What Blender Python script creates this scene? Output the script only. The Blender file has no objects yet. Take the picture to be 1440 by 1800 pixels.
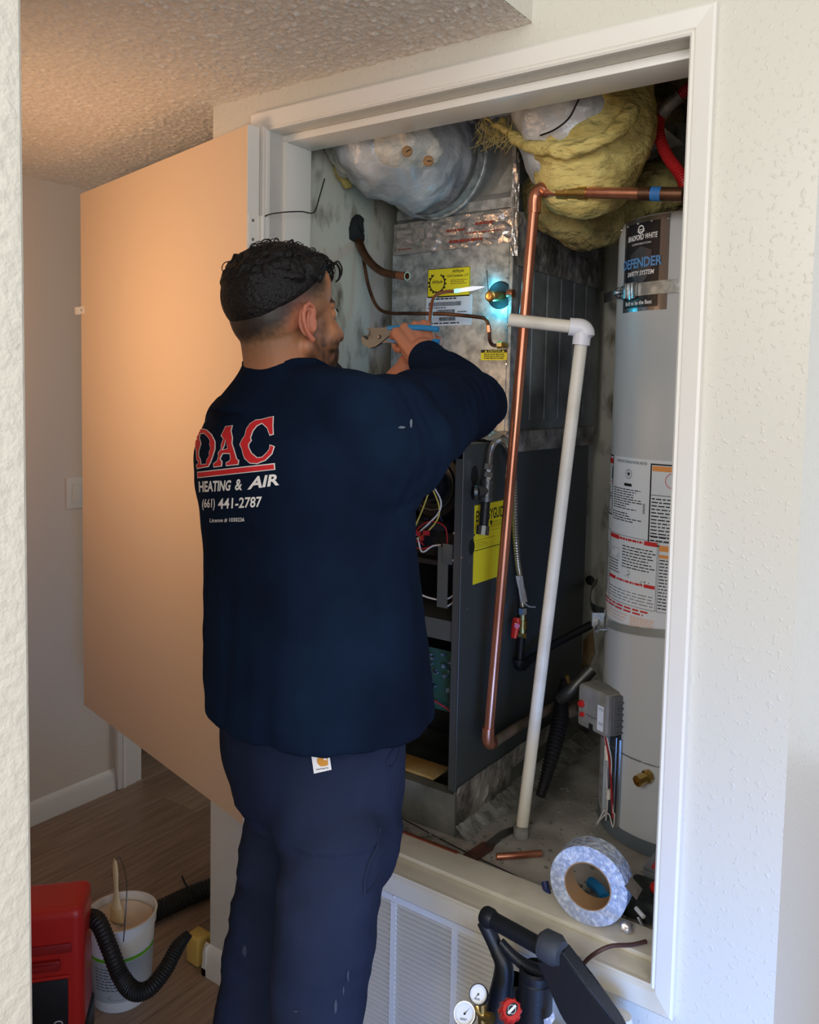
import bpy, bmesh, math, random
import numpy as np
from mathutils import Vector, Matrix, noise
from mathutils.bvhtree import BVHTree
from mathutils.geometry import tessellate_polygon

random.seed(7)
rnd = random.random
S = bpy.context.scene
COL = S.collection

# ------------------------------------------------------------------ camera
# x runs along the closet wall, y into the closet (wall face at y=0), z up
CAM = Vector((0.0, -1.4576, 1.58))
F_, CX, CY = 1473.75, 745.5, 789.7
def _basis(yaw, pit, rol):
    fw = Vector((math.sin(yaw)*math.cos(pit), math.cos(yaw)*math.cos(pit), -math.sin(pit)))
    rt = Vector((math.cos(yaw), -math.sin(yaw), 0))
    dn = fw.cross(rt)
    r2 = math.cos(rol)*rt + math.sin(rol)*dn
    d2 = -math.sin(rol)*rt + math.cos(rol)*dn
    return r2, d2, fw
CR, CD, CF = _basis(-0.6078, 0.0696, -0.0213)
cam_d = bpy.data.cameras.new('camera'); cam = bpy.data.objects.new('camera', cam_d); COL.objects.link(cam)
m = Matrix((CR, -CD, -CF)).transposed().to_4x4(); m.translation = CAM
cam.matrix_world = m
cam_d.sensor_fit = 'VERTICAL'; cam_d.sensor_height = 36; cam_d.sensor_width = 28.8
cam_d.lens = F_*36/1800; cam_d.shift_x = (720-CX)/1800; cam_d.shift_y = (CY-900)/1800
cam_d.clip_start = 0.02
S.camera = cam

# ------------------------------------------------------------------ world, lights, exposure
S.view_settings.view_transform = 'Standard'; S.view_settings.look = 'None'
S.view_settings.gamma = 1; S.view_settings.use_curve_mapping = False
S.view_settings.exposure = 0.0
W = bpy.data.worlds.new('world'); S.world = W; W.use_nodes = True
W.node_tree.nodes['Background'].inputs[0].default_value = (0.86, 0.90, 0.95, 1)
W.node_tree.nodes['Background'].inputs[1].default_value = 1.12
def area(name, loc, target, size, size_y, power, color, spread=180):
    l = bpy.data.lights.new(name, 'AREA'); l.shape = 'RECTANGLE'; l.size = size; l.size_y = size_y
    l.energy = power; l.color = color; l.spread = math.radians(spread)
    o = bpy.data.objects.new(name, l); COL.objects.link(o); o.location = loc
    o.rotation_euler = (Vector(target)-Vector(loc)).to_track_quat('-Z', 'Y').to_euler()
    return o
area('window_daylight', (1.9, -3.2, 1.7), (-0.9, 0.1, 1.5), 1.6, 1.5, 38, (0.97, 0.98, 1.0))
area('added_room_fill', (-0.35, -3.0, 2.35), (-1.0, 0.3, 1.1), 1.1, 0.8, 30, (1.0, 0.97, 0.92))  # added fill, no actual fixture: brightens the closet from behind the camera
area('window_sky_low', (0.35, -1.15, 0.22), (-0.36, 0.0, 0.30), 0.5, 0.4, 6.0, (0.10, 0.34, 1.0), 85)
area('hall_lamp', (-2.05, -0.93, 1.62), (-1.95, 0.2, 1.85), 0.35, 0.35, 4.0, (1.0, 0.62, 0.36), 125)
def point(name, loc, power, color, r=0.02):
    l = bpy.data.lights.new(name, 'POINT'); l.energy = power; l.color = color; l.shadow_soft_size = r
    o = bpy.data.objects.new(name, l); COL.objects.link(o); o.location = loc; return o

def at(px, py, x=None, y=None, z=None, Z=None):
    d = CR*((px-CX)/F_) + CD*((py-CY)/F_) + CF
    if x is not None: t = (x-CAM.x)/d.x
    elif y is not None: t = (y-CAM.y)/d.y
    elif z is not None: t = (z-CAM.z)/d.z
    else: t = Z
    return CAM + d*t

# ------------------------------------------------------------------ materials
MATS = {}
def mat(name, col, rough=0.6, metal=0.0, bump=0.0, bscale=40, col2=None, cscale=6, cfac=(0.35, 0.65),
        emit=None, estr=1.0, alpha=1.0, trans=0.0, spec=0.5, btype='noise', stretch=(1, 1, 1), coat=0.0, sheen=0.0, bdist=0.002, ior=1.45, cdetail=4):
    if name in MATS: return MATS[name]
    M = bpy.data.materials.new(name); M.use_nodes = True
    nt = M.node_tree; b = nt.nodes['Principled BSDF']
    b.inputs['Base Color'].default_value = (*col, 1); b.inputs['Roughness'].default_value = rough
    b.inputs['Metallic'].default_value = metal; b.inputs['Specular IOR Level'].default_value = spec
    b.inputs['Alpha'].default_value = alpha; b.inputs['Transmission Weight'].default_value = trans
    b.inputs['Coat Weight'].default_value = coat; b.inputs['Sheen Weight'].default_value = sheen
    b.inputs['IOR'].default_value = ior
    if emit:
        b.inputs['Emission Color'].default_value = (*emit, 1); b.inputs['Emission Strength'].default_value = estr
    if bump or col2:
        tc = nt.nodes.new('ShaderNodeTexCoord'); mp = nt.nodes.new('ShaderNodeMapping')
        mp.inputs['Scale'].default_value = stretch
        nt.links.new(tc.outputs['Object'], mp.inputs[0])
    if col2:
        n = nt.nodes.new('ShaderNodeTexNoise'); n.inputs['Scale'].default_value = cscale; n.inputs['Detail'].default_value = cdetail
        r = nt.nodes.new('ShaderNodeValToRGB')
        r.color_ramp.elements[0].position = cfac[0]; r.color_ramp.elements[0].color = (*col, 1)
        r.color_ramp.elements[1].position = cfac[1]; r.color_ramp.elements[1].color = (*col2, 1)
        nt.links.new(mp.outputs[0], n.inputs['Vector']); nt.links.new(n.outputs[0], r.inputs[0])
        nt.links.new(r.outputs[0], b.inputs['Base Color'])
    if bump:
        if btype == 'voronoi':
            t = nt.nodes.new('ShaderNodeTexVoronoi'); t.inputs['Scale'].default_value = bscale; out = t.outputs['Distance']
            if 'Randomness' in t.inputs: t.inputs['Randomness'].default_value = 1
        else:
            t = nt.nodes.new('ShaderNodeTexNoise'); t.inputs['Scale'].default_value = bscale; t.inputs['Detail'].default_value = 3; out = t.outputs[0]
        nt.links.new(mp.outputs[0], t.inputs['Vector'])
        if btype == 'splat':
            r2 = nt.nodes.new('ShaderNodeValToRGB'); r2.color_ramp.elements[0].position = 0.58; r2.color_ramp.elements[1].position = 0.68
            nt.links.new(out, r2.inputs[0]); out = r2.outputs[0]
        bp = nt.nodes.new('ShaderNodeBump'); bp.inputs['Strength'].default_value = bump; bp.inputs['Distance'].default_value = bdist
        nt.links.new(out, bp.inputs['Height']); nt.links.new(bp.outputs[0], b.inputs['Normal'])
    MATS[name] = M; return M

def srgb(r, g, b):
    f = lambda c: (c/255/12.92) if c <= 10 else ((c/255+0.055)/1.055)**2.4
    return (f(r), f(g), f(b))

wall_m = mat('wall_paint', srgb(214, 211, 200), 0.32, bump=0.38, bscale=92, btype='splat', bdist=0.002)
near_m = mat('near_wall_paint', srgb(226, 222, 210), 0.6, bump=0.9, bscale=70, bdist=0.004)
hall_m = mat('hall_paint', srgb(222, 212, 200), 0.6, bump=0.25, bscale=90)
ceil_m = mat('popcorn_ceiling', srgb(240, 236, 230), 0.6, bump=0.5, bscale=260, bdist=0.003, col2=srgb(226, 221, 214), cscale=110)
trim_m = mat('trim_paint', srgb(232, 229, 222), 0.28, bump=0.25, bscale=25)
sill_m = mat('sill_paint', srgb(220, 213, 196), 0.34, bump=0.3, bscale=30, col2=srgb(196, 186, 165), cscale=9, cfac=(0.5, 0.8))
door_m = mat('door_paint', srgb(232, 205, 176), 0.5, bump=0.08, bscale=120)
closet_m = mat('closet_plaster', srgb(204, 202, 188), 0.8, bump=0.5, bscale=60, col2=srgb(118, 110, 92), cscale=22, cfac=(0.54, 0.74), stretch=(1, 1, 0.45), cdetail=8)
plat_m = mat('platform_board', srgb(178, 174, 165), 0.8, bump=0.5, bscale=60, col2=srgb(134, 130, 122), cscale=9, cdetail=8)
floor_ms = [mat('floor_plank_%s' % k, srgb(*c), 0.42, bump=0.15, bscale=30, col2=srgb(*d), cscale=7, stretch=(9, 0.7, 1), cdetail=6)
            for k, c, d in (('dark', (150, 127, 108), (178, 154, 132)), ('mid', (162, 138, 118), (138, 115, 96)), ('light', (174, 150, 128), (146, 122, 103)))]
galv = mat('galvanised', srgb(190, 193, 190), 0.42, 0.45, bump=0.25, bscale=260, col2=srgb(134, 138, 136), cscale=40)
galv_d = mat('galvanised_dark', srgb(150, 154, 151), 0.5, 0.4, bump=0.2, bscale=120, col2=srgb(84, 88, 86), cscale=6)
galv_dusty = mat('galvanised_dusty', srgb(128, 128, 118), 0.7, 0.3, bump=0.3, bscale=90, col2=srgb(88, 90, 82), cscale=8)
grey_paint = mat('furnace_grey', srgb(74, 78, 78), 0.42, 0.3, bump=0.1, bscale=200)
grey_paint2 = mat('furnace_grey_front', srgb(84, 90, 88), 0.4, 0.3, bump=0.1, bscale=200)
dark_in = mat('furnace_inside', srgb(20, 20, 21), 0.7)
black_pl = mat('black_plastic', srgb(22, 25, 30), 0.42, bump=0.2, bscale=300)
black_met = mat('black_iron', srgb(38, 38, 40), 0.45, 0.5, bump=0.3, bscale=150)
foil = mat('foil_tape', srgb(204, 196, 190), 0.33, 0.8, bump=0.7, bscale=35, bdist=0.008)
foil_dusty = mat('foil_tape_dusty', srgb(172, 166, 158), 0.45, 0.4, bump=0.9, bscale=45, bdist=0.008, col2=srgb(88, 84, 78), cscale=12)
foil_red = mat('foil_red_print', srgb(150, 62, 50), 0.5, 0.3)
copper = mat('copper', srgb(214, 148, 118), 0.3, 0.85, col2=srgb(168, 104, 80), cscale=14, bump=0.05, bscale=40, stretch=(1, 1, 0.3))
copper_d = mat('copper_dull', srgb(120, 84, 62), 0.42, 0.75, col2=srgb(78, 56, 46), cscale=20)
copper_dust = mat('copper_dusty', srgb(112, 98, 84), 0.8, 0.2, col2=srgb(84, 72, 62), cscale=16)
brass = mat('brass', srgb(190, 158, 92), 0.28, 0.95)
steel = mat('steel', srgb(190, 192, 194), 0.25, 0.95)
steel_d = mat('steel_dark', srgb(96, 96, 94), 0.4, 0.8, bump=0.3, bscale=120)
pvc = mat('pvc', srgb(226, 219, 202), 0.4, col2=srgb(204, 196, 178), cscale=12, cfac=(0.5, 0.8))
pvc_w = mat('pvc_white', srgb(232, 230, 232), 0.32)
tank_m = mat('tank_grey', srgb(186, 190, 194), 0.4, bump=0.08, bscale=200)
tank_d = mat('tank_base_grey', srgb(98, 108, 116), 0.5)
grey_pl = mat('grey_plastic', srgb(146, 143, 138), 0.55, bump=0.25, bscale=120, col2=srgb(118, 114, 108), cscale=14)
jacket = mat('duct_jacket', srgb(206, 208, 210), 0.4, 0.15, bump=0.8, bscale=24, bdist=0.012, col2=srgb(156, 162, 168), cscale=9, cdetail=8)
jacket2 = mat('duct_plaster_jacket', srgb(214, 212, 204), 0.55, 0.1, bump=0.9, bscale=26, bdist=0.014, col2=srgb(150, 150, 144), cscale=12, cfac=(0.5, 0.75), cdetail=8)
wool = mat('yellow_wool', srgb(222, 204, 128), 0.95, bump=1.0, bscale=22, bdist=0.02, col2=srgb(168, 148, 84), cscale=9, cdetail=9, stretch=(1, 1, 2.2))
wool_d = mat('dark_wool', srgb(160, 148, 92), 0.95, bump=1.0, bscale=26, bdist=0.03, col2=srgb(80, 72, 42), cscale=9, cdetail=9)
navy = mat('shirt_cotton', srgb(17, 32, 54), 0.95, bump=0.35, bscale=420, bdist=0.001, col2=srgb(11, 20, 37), cscale=4, spec=0.08)
navy_t = mat('trouser_canvas', srgb(38, 46, 68), 0.92, bump=0.45, bscale=300, bdist=0.001, col2=srgb(29, 37, 58), cscale=5, spec=0.1)
dustm = mat('plaster_dust', srgb(96, 106, 122), 0.95)
red_p = mat('red_plastic', srgb(190, 38, 34), 0.32)
red_d = mat('red_plastic_dark', srgb(150, 28, 30), 0.4)
redflex = mat('red_flex', srgb(196, 40, 44), 0.35)
white_pl = mat('white_plastic', srgb(226, 226, 222), 0.4)
yellow = mat('label_yellow', srgb(236, 218, 40), 0.5)
white_l = mat('label_white', srgb(214, 220, 228), 0.5)
ink = mat('ink_black', srgb(24, 24, 26), 0.5)
ink_g = mat('ink_grey', srgb(96, 98, 104), 0.6)
ink_r = mat('ink_red', srgb(196, 44, 44), 0.5)
ink_o = mat('ink_orange', srgb(226, 150, 80), 0.5)
ink_b = mat('ink_blue', srgb(88, 140, 196), 0.5)
ink_w = mat('ink_white', srgb(236, 236, 236), 0.5)
print_red = mat('print_red', srgb(206, 34, 42), 0.7)
print_white = mat('print_white', srgb(232, 230, 228), 0.7)
blue_grip = mat('blue_grip', srgb(24, 120, 178), 0.4)
cardboard = mat('cardboard', srgb(158, 122, 84), 0.85, bump=0.2, bscale=60)
tape_side = mat('tape_side', srgb(172, 182, 204), 0.24, 0.15, bump=1.0, bscale=70, bdist=0.006, col2=srgb(214, 220, 232), cscale=110, cfac=(0.45, 0.62), cdetail=8)
clear_pl = mat('clear_plastic', srgb(150, 156, 168), 0.2, alpha=0.75)
rubber = mat('hose_rubber', srgb(24, 26, 26), 0.5)
cordm = mat('brown_cord', srgb(80, 54, 48), 0.45)
wire_y = mat('wire_yellow', srgb(196, 178, 84), 0.5)
wire_w = mat('wire_white', srgb(206, 204, 200), 0.5)
wire_r = mat('wire_red', srgb(160, 30, 36), 0.5)
wire_k = mat('wire_black', srgb(24, 20, 22), 0.5)
wire_b = mat('wire_blue', srgb(50, 62, 120), 0.5)
green_m = mat('wire_green', srgb(60, 120, 84), 0.5)
pcb = mat('circuit_board', srgb(30, 72, 66), 0.5)
sponge_m = mat('sponge_yellow', srgb(206, 172, 90), 0.9, bump=0.6, bscale=50)
wood_l = mat('pale_wood', srgb(220, 198, 150), 0.5)
paste = mat('joint_compound', srgb(214, 198, 178), 0.8, bump=0.6, bscale=20, bdist=0.01)
glassm = mat('gauge_glass', (1, 1, 1), 0.03, trans=1.0, ior=1.1)
drywall_edge = mat('torn_drywall', srgb(190, 160, 120), 0.9, bump=0.8, bscale=30, col2=srgb(150, 110, 66), cscale=20)
mortar = mat('crumbled_mastic', srgb(150, 150, 142), 0.9, bump=1.0, bscale=40, bdist=0.01, col2=srgb(110, 108, 98), cscale=30)
flame_w = mat('flame_core', (0.9, 0.95, 1), 0.5, emit=(0.9, 0.85, 0.95), estr=0.9, alpha=0.4)
flame_b = mat('flame_blue', (0.2, 0.8, 1), 0.5, emit=(0.1, 0.75, 1.0), estr=2.6, alpha=0.6)

# ------------------------------------------------------------------ object helpers
def link(o, parent=None):
    COL.objects.link(o)
    if parent is not None: o.parent = parent
    return o
def tag(o, label=None, cat=None, group=None, kind=None):
    if label: o['label'] = label
    if cat: o['category'] = cat
    if group: o['group'] = group
    if kind: o['kind'] = kind
    return o
def empty(name, loc=(0, 0, 0), **k):
    o = bpy.data.objects.new(name, None); o.empty_display_size = 0.05
    COL.objects.link(o); o['_loc'] = tuple(loc); tag(o, **k)
    o.location = loc; return o

class MB:
    def __init__(s): s.bm = bmesh.new()
    def box(s, x0, x1, y0, y1, z0, z1, bev=0, seg=2, rot=None, pivot=None):
        r = bmesh.ops.create_cube(s.bm, size=1)
        vs = r['verts']
        bmesh.ops.scale(s.bm, vec=(abs(x1-x0), abs(y1-y0), abs(z1-z0)), verts=vs)
        if bev:
            es = list({e for v in vs for e in v.link_edges})
            rb = bmesh.ops.bevel(s.bm, geom=es, offset=bev, segments=seg, affect='EDGES', profile=0.6)
            vs = list({v for f in rb['faces'] for v in f.verts} | {v for v in vs if v.is_valid})
            vs = [v for v in vs if v.is_valid]
        if rot is not None: bmesh.ops.rotate(s.bm, cent=(0, 0, 0), matrix=rot, verts=vs)
        bmesh.ops.translate(s.bm, vec=((x0+x1)/2, (y0+y1)/2, (z0+z1)/2), verts=vs)
        return s
    def hexa(s, p):
        v = [s.bm.verts.new(q) for q in p]
        for f in ((0, 3, 2, 1), (4, 5, 6, 7), (0, 1, 5, 4), (1, 2, 6, 5), (2, 3, 7, 6), (3, 0, 4, 7)):
            s.bm.faces.new([v[i] for i in f])
        return s
    def tube(s, pts, r, n=10, res=4, cap=True, flat=1.0):
        pts = [Vector(p) for p in pts]
        rs = list(r) if hasattr(r, '__len__') else [r]*len(pts)
        if res > 1 and len(pts) > 2:
            q = []; qr = []
            for i in range(len(pts)-1):
                p0 = pts[max(i-1, 0)]; p1 = pts[i]; p2 = pts[i+1]; p3 = pts[min(i+2, len(pts)-1)]
                for k in range(res):
                    t = k/res
                    q.append(0.5*((2*p1)+(p2-p0)*t+(2*p0-5*p1+4*p2-p3)*t*t+(3*p1-p0-3*p2+p3)*t**3))
                    qr.append(rs[i]*(1-t)+rs[i+1]*t)
            q.append(pts[-1]); qr.append(rs[-1]); pts, rs = q, qr
        rings = []; up = None
        for i, p in enumerate(pts):
            d = (pts[min(i+1, len(pts)-1)]-pts[max(i-1, 0)])
            if d.length < 1e-9: d = Vector((0, 0, 1))
            d.normalize()
            if up is None:
                up = Vector((0, 0, 1)) if abs(d.z) < 0.9 else Vector((1, 0, 0))
            a = (up - d*up.dot(d)).normalized(); b = d.cross(a); up = a
            rings.append([s.bm.verts.new(p+(a*math.cos(2*math.pi*k/n)+b*math.sin(2*math.pi*k/n)*flat)*rs[i]) for k in range(n)])
        for A, B in zip(rings, rings[1:]):
            for k in range(n): s.bm.faces.new((A[k], A[(k+1) % n], B[(k+1) % n], B[k]))
        if cap:
            s.bm.faces.new(rings[0][::-1]); s.bm.faces.new(rings[-1])
        return s
    def lathe(s, prof, c, axis=(0, 0, 1), n=24, cap=False, ref=None, a0=0, a1=2*math.pi):
        ax = Vector(axis).normalized(); c = Vector(c)
        u = Vector(ref) if ref is not None else (Vector((1, 0, 0)) if abs(ax.x) < 0.9 else Vector((0, 1, 0)))
        u = (u-ax*u.dot(ax)).normalized(); w = ax.cross(u)
        full = abs(a1-a0-2*math.pi) < 1e-6
        N = n if full else n+1
        rings = []
        for (r, h) in prof:
            rings.append([s.bm.verts.new(c+ax*h+(u*math.cos(a0+(a1-a0)*k/n)+w*math.sin(a0+(a1-a0)*k/n))*max(r, 1e-5)) for k in range(N)])
        for A, B in zip(rings, rings[1:]):
            for k in range(n if full else n): s.bm.faces.new((A[k], A[(k+1) % N], B[(k+1) % N], B[k]))
        if cap and full:
            s.bm.faces.new(rings[0][::-1]); s.bm.faces.new(rings[-1])
        return s
    def cyl(s, a, b, r, n=20, r2=None):
        a = Vector(a); b = Vector(b); r2 = r if r2 is None else r2
        return s.lathe([(r, 0), (r2, (b-a).length)], a, b-a, n, cap=True)
    def ell(s, c, rad, rot=None, n=20, m_=12):
        r = bmesh.ops.create_uvsphere(s.bm, u_segments=n, v_segments=m_, radius=1)
        vs = r['verts']; bmesh.ops.scale(s.bm, vec=rad, verts=vs)
        if rot is not None: bmesh.ops.rotate(s.bm, cent=(0, 0, 0), matrix=rot, verts=vs)
        bmesh.ops.translate(s.bm, vec=c, verts=vs); return s
    def prism(s, poly, O, U, V, depth):
        O = Vector(O); U = Vector(U); V = Vector(V); N = U.cross(V).normalized()*depth
        a = [s.bm.verts.new(O+U*p[0]+V*p[1]) for p in poly]; b = [s.bm.verts.new(O+U*p[0]+V*p[1]+N) for p in poly]
        s.bm.faces.new(a[::-1]); s.bm.faces.new(b)
        for k in range(len(a)): s.bm.faces.new((a[k], a[(k+1) % len(a)], b[(k+1) % len(a)], b[k]))
        return s
    def grid(s, fn, nu, nv):
        g = [[s.bm.verts.new(fn(i/nu, j/nv)) for j in range(nv+1)] for i in range(nu+1)]
        for i in range(nu):
            for j in range(nv): s.bm.faces.new((g[i][j], g[i+1][j], g[i+1][j+1], g[i][j+1]))
        return s
    def build(s, name, m, parent=None, smooth=True, ang=35, **k):
        bmesh.ops.recalc_face_normals(s.bm, faces=s.bm.faces)
        me = bpy.data.meshes.new(name); s.bm.to_mesh(me); s.bm.free()
        if smooth and len(me.polygons):
            me.polygons.foreach_set('use_smooth', [True]*len(me.polygons))
            me.set_sharp_from_angle(angle=math.radians(ang))
        if m: me.materials.append(m)
        o = bpy.data.objects.new(name, me); link(o, parent)
        if parent is not None: o.matrix_parent_inverse = Matrix.Translation(-Vector(parent.location))
        tag(o, **k); return o

# print: polygons in (u,v) mapped onto a surface by fn(u,v)->point
class Print:
    def __init__(s, fn, step=None): s.fn = fn; s.step = step; s.bm = bmesh.new()
    def poly(s, pts):
        tris = tessellate_polygon([[Vector((p[0], p[1], 0)) for p in pts]])
        v = [s.bm.verts.new((p[0], p[1], 0)) for p in pts]
        for t in tris:
            try: s.bm.faces.new([v[i] for i in t])
            except ValueError: pass
        return s
    def rect(s, a, b, c, d): return s.poly([(a, b), (c, b), (c, d), (a, d)])
    def disc(s, u, v, r, n=24, rx=None): return s.poly([(u+(rx or r)*math.cos(2*math.pi*k/n), v+r*math.sin(2*math.pi*k/n)) for k in range(n)])
    def ring(s, u, v, r, w, n=28, a0=0, a1=360):
        A = [math.radians(a0+(a1-a0)*k/n) for k in range(n+1)]
        for p, q in zip(A, A[1:]):
            s.poly([(u+r*math.cos(p), v+r*math.sin(p)), (u+r*math.cos(q), v+r*math.sin(q)), (u+(r-w)*math.cos(q), v+(r-w)*math.sin(q)), (u+(r-w)*math.cos(p), v+(r-w)*math.sin(p))])
        return s
    def frame(s, a, b, c, d, w):
        return s.rect(a, b, c, b+w).rect(a, d-w, c, d).rect(a, b+w, a+w, d-w).rect(c-w, b+w, c, d-w)
    def lines(s, a, b, c, d, n, fill=0.35, jag=0.25):
        for i in range(n):
            y = d-(i+0.5)*(d-b)/n; h = (d-b)/n*fill
            x = a; e = c-(c-a)*jag*rnd()
            while x < e:
                w = (c-a)*(0.05+0.12*rnd()); s.rect(x, y-h/2, min(x+w, e), y+h/2); x += w+(c-a)*0.025
        return s
    def text(s, t, box, bold=0.0, shear=0.0, quad=None):
        cu = bpy.data.curves.new('t', 'FONT'); cu.body = t; cu.offset = bold; cu.shear = shear; cu.resolution_u = 3; cu.fill_mode = 'BOTH'
        ob = bpy.data.objects.new('t', cu); me = bpy.data.meshes.new_from_object(ob)
        P = [v.co.copy() for v in me.vertices]
        if P:
            x0 = min(p.x for p in P); x1 = max(p.x for p in P); y0 = min(p.y for p in P); y1 = max(p.y for p in P)
            a, b, c, d = box
            vs = []
            for p in P:
                u = (p.x-x0)/(x1-x0+1e-9); v = (p.y-y0)/(y1-y0+1e-9)
                if quad:   # bl, br, tr, tl
                    q = [Vector(k) for k in quad]; r = (q[0]*(1-u)+q[1]*u)*(1-v)+(q[3]*(1-u)+q[2]*u)*v
                    vs.append(s.bm.verts.new((r.x, r.y, 0)))
                else: vs.append(s.bm.verts.new((a+(c-a)*u, b+(d-b)*v, 0)))
            for f in me.polygons:
                try: s.bm.faces.new([vs[i] for i in f.vertices])
                except ValueError: pass
        bpy.data.objects.remove(ob); bpy.data.curves.remove(cu); bpy.data.meshes.remove(me)
        return s
    def build(s, name, m, parent=None, **k):
        if s.step:
            bmesh.ops.triangulate(s.bm, faces=s.bm.faces)
            for _ in range(4):
                es = [e for e in s.bm.edges if e.calc_length() > s.step]
                if not es: break
                bmesh.ops.subdivide_edges(s.bm, edges=es, cuts=1)
                bmesh.ops.triangulate(s.bm, faces=s.bm.faces)
        dead = []
        for v in s.bm.verts:
            q = s.fn(v.co.x, v.co.y)
            if q is None: dead.append(v)
            else: v.co = q
        if dead: bmesh.ops.delete(s.bm, geom=dead, context='VERTS')
        me = bpy.data.meshes.new(name); s.bm.to_mesh(me); s.bm.free(); me.materials.append(m)
        o = bpy.data.objects.new(name, me); link(o, parent)
        if parent is not None:
            r = parent
            while r.parent is not None: r = r.parent
            o.matrix_parent_inverse = Matrix.Translation(-Vector(r.location)) if r is not parent or parent.type == 'EMPTY' else Matrix()
            if parent.parent is not None: o.matrix_parent_inverse = Matrix()
        tag(o, **k); return o
def plane_fn(O, U, V, off=0.0006):
    O = Vector(O); U = Vector(U); V = Vector(V); N = U.cross(V).normalized()*off
    return lambda u, v: O+U*u+V*v+N

def sub(mb, name, m, parent, **k):
    """a sub-part: parent is a mesh part whose own matrix only undoes its root's offset"""
    o = mb.build(name, m, None, **k); o.parent = parent; o.matrix_parent_inverse = Matrix()
    return o
def crumple(fn, nu, nv, amp, seed=0, nrm=Vector((0, 0, 1))):
    """facetted crumpled sheet"""
    def g(u, v):
        p = fn(u, v); e = 1 if 0.0 < u < 1 and 0 < v < 1 else 0.6
        k = noise.noise(Vector((u*nu*0.45+seed, v*nv*0.45, seed*1.7)))+0.6*(rnd()-0.5)
        return Vector(p)+nrm*amp*(0.55+k)*e
    b = MB(); b.grid(g, nu, nv); bmesh.ops.triangulate(b.bm, faces=b.bm.faces); return b
def st(mb, name, m, parent=None, **k): 
    o = mb.build(name, m, parent, **k)
    if parent is None: o['kind'] = 'structure'
    return o

# ================================================================== THE SETTING
ZC = 2.283          # hall ceiling
OX0, OX1, OZ0, OZ1 = -1.478, -0.478, 0.507, 2.188      # opening in the closet wall
WT = 0.13
b = MB()
b.box(-1.68, OX0, 0, WT, 0, ZC+0.5).box(OX1, -0.268, 0, WT, 0, ZC+0.6).box(OX0, OX1, 0, WT, OZ1, ZC+0.6)
b.box(OX0, OX1, 0.02, WT, 0.0, OZ0-0.006).box(-0.7, OX1, 0, 0.02, 0.0, OZ0-0.006)
st(b, 'wall_closet', wall_m, smooth=False)
b = MB(); b.box(-0.40, -0.268, WT, 2.2, 0, 2.9); st(b, 'wall_right', wall_m, smooth=False)
b = MB(); b.box(-1.68, -1.62, WT, 1.2, 0, 2.66); st(b, 'wall_hall_side', hall_m)
b = MB(); b.box(-1.62, -1.52, WT, 1.2, OZ0-0.02, 2.56); st(b, 'wall_closet_left', closet_m)
b = MB(); b.box(-1.62, -0.40, 1.08, 1.2, OZ0-0.02, 2.56); st(b, 'wall_closet_back', closet_m)
b = MB(); b.box(-0.415, -0.40, WT, 1.08, OZ0-0.02, 2.56); st(b, 'wall_closet_right', closet_m)
b = MB(); b.box(-1.62, -0.40, WT, 1.2, 2.56, 2.66); st(b, 'ceiling_closet', closet_m)
b = MB(); b.box(-1.52, -0.415, WT, 1.08, OZ0-0.06, 0.49); st(b, 'floor_closet', plat_m)
b = MB(); b.box(-2.9, -2.79, -1.6, 0.50, 0, ZC).box(-2.9, -2.79, 1.35, 2.4, 0, ZC).box(-2.9, -2.79, 0.5, 1.35, 2.0, ZC); st(b, 'wall_left', hall_m)
b = MB(); b.box(-4.2, -1.62, 2.4, 2.5, 0, ZC); st(b, 'wall_back', hall_m)
b = MB(); b.box(-4.3, -4.2, 0, 2.5, 0, ZC).box(-4.2, -2.9, 0.0, 0.1, 0, ZC); st(b, 'wall_far_left', hall_m)
nwx = at(53, 900, y=-1.0).x
b = MB(); b.box(-3.2, nwx, -1.12, -1.0, 0, ZC+0.3, bev=0.012, seg=3); st(b, 'wall_near_left', near_m)
b = MB(); b.box(-4.3, -0.789, -1.35, 0.0, ZC, ZC+0.3); b.box(-4.3, -1.68, 0.0, 2.5, ZC, ZC+0.3); st(b, 'ceiling', ceil_m)
# sprayed acoustic texture: real relief over the part of the ceiling in view
def pop(u, v):
    x = -3.0+u*2.215; y = -0.98+v*1.9; q = Vector((x, y, 0))
    k_ = noise.noise(q*95)+0.6*noise.noise(q*170+Vector((7, 1, 0)))
    return Vector((x, y, ZC-0.0004-0.0075*max(0.0, k_+0.05)))
b = MB(); b.grid(pop, 470, 400); o = b.build('ceiling_relief', ceil_m, None, ang=180); o['kind'] = 'structure'; o.name = 'ceiling_texture'
b = MB(); b.box(-0.785, 3.2, -5, 0.4, 2.9, 3.0).box(-0.789, -0.785, -1.35, 0.0, ZC, 2.9); st(b, 'ceiling_upper', wall_m)
# floor boards
fl = empty('floor', (-2, 0, 0), kind='structure')
b = MB(); b.box(-4.3, 3.2, -5, 2.5, -0.08, -0.008); b.build('subfloor', floor_ms[0], fl)
pw = 0.18; meshes = {}
k = 0
for i in range(17):
    x0 = -4.2+i*pw
    y = -1.5-rnd()*0.9
    while y < 2.4:
        L = 1.22
        key = k % 3
        if key not in meshes:
            mb = MB(); mb.box(0, pw-0.002, 0, L-0.002, -0.008, 0.0, bev=0.0012, seg=1)
            o = mb.build('plank', floor_ms[key], fl); meshes[key] = o.data
        else:
            o = bpy.data.objects.new('plank', meshes[key]); link(o, fl)
        o.matrix_parent_inverse = Matrix.Translation(-fl.location)
        o.location = (x0, y, 0)
        y += L; k = k*5+1 if k < 1000 else 1
b = MB(); b.box(-1.6, 3.2, -5, 0, -0.008, -0.001); b.build('plank', floor_ms[1], fl)
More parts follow.
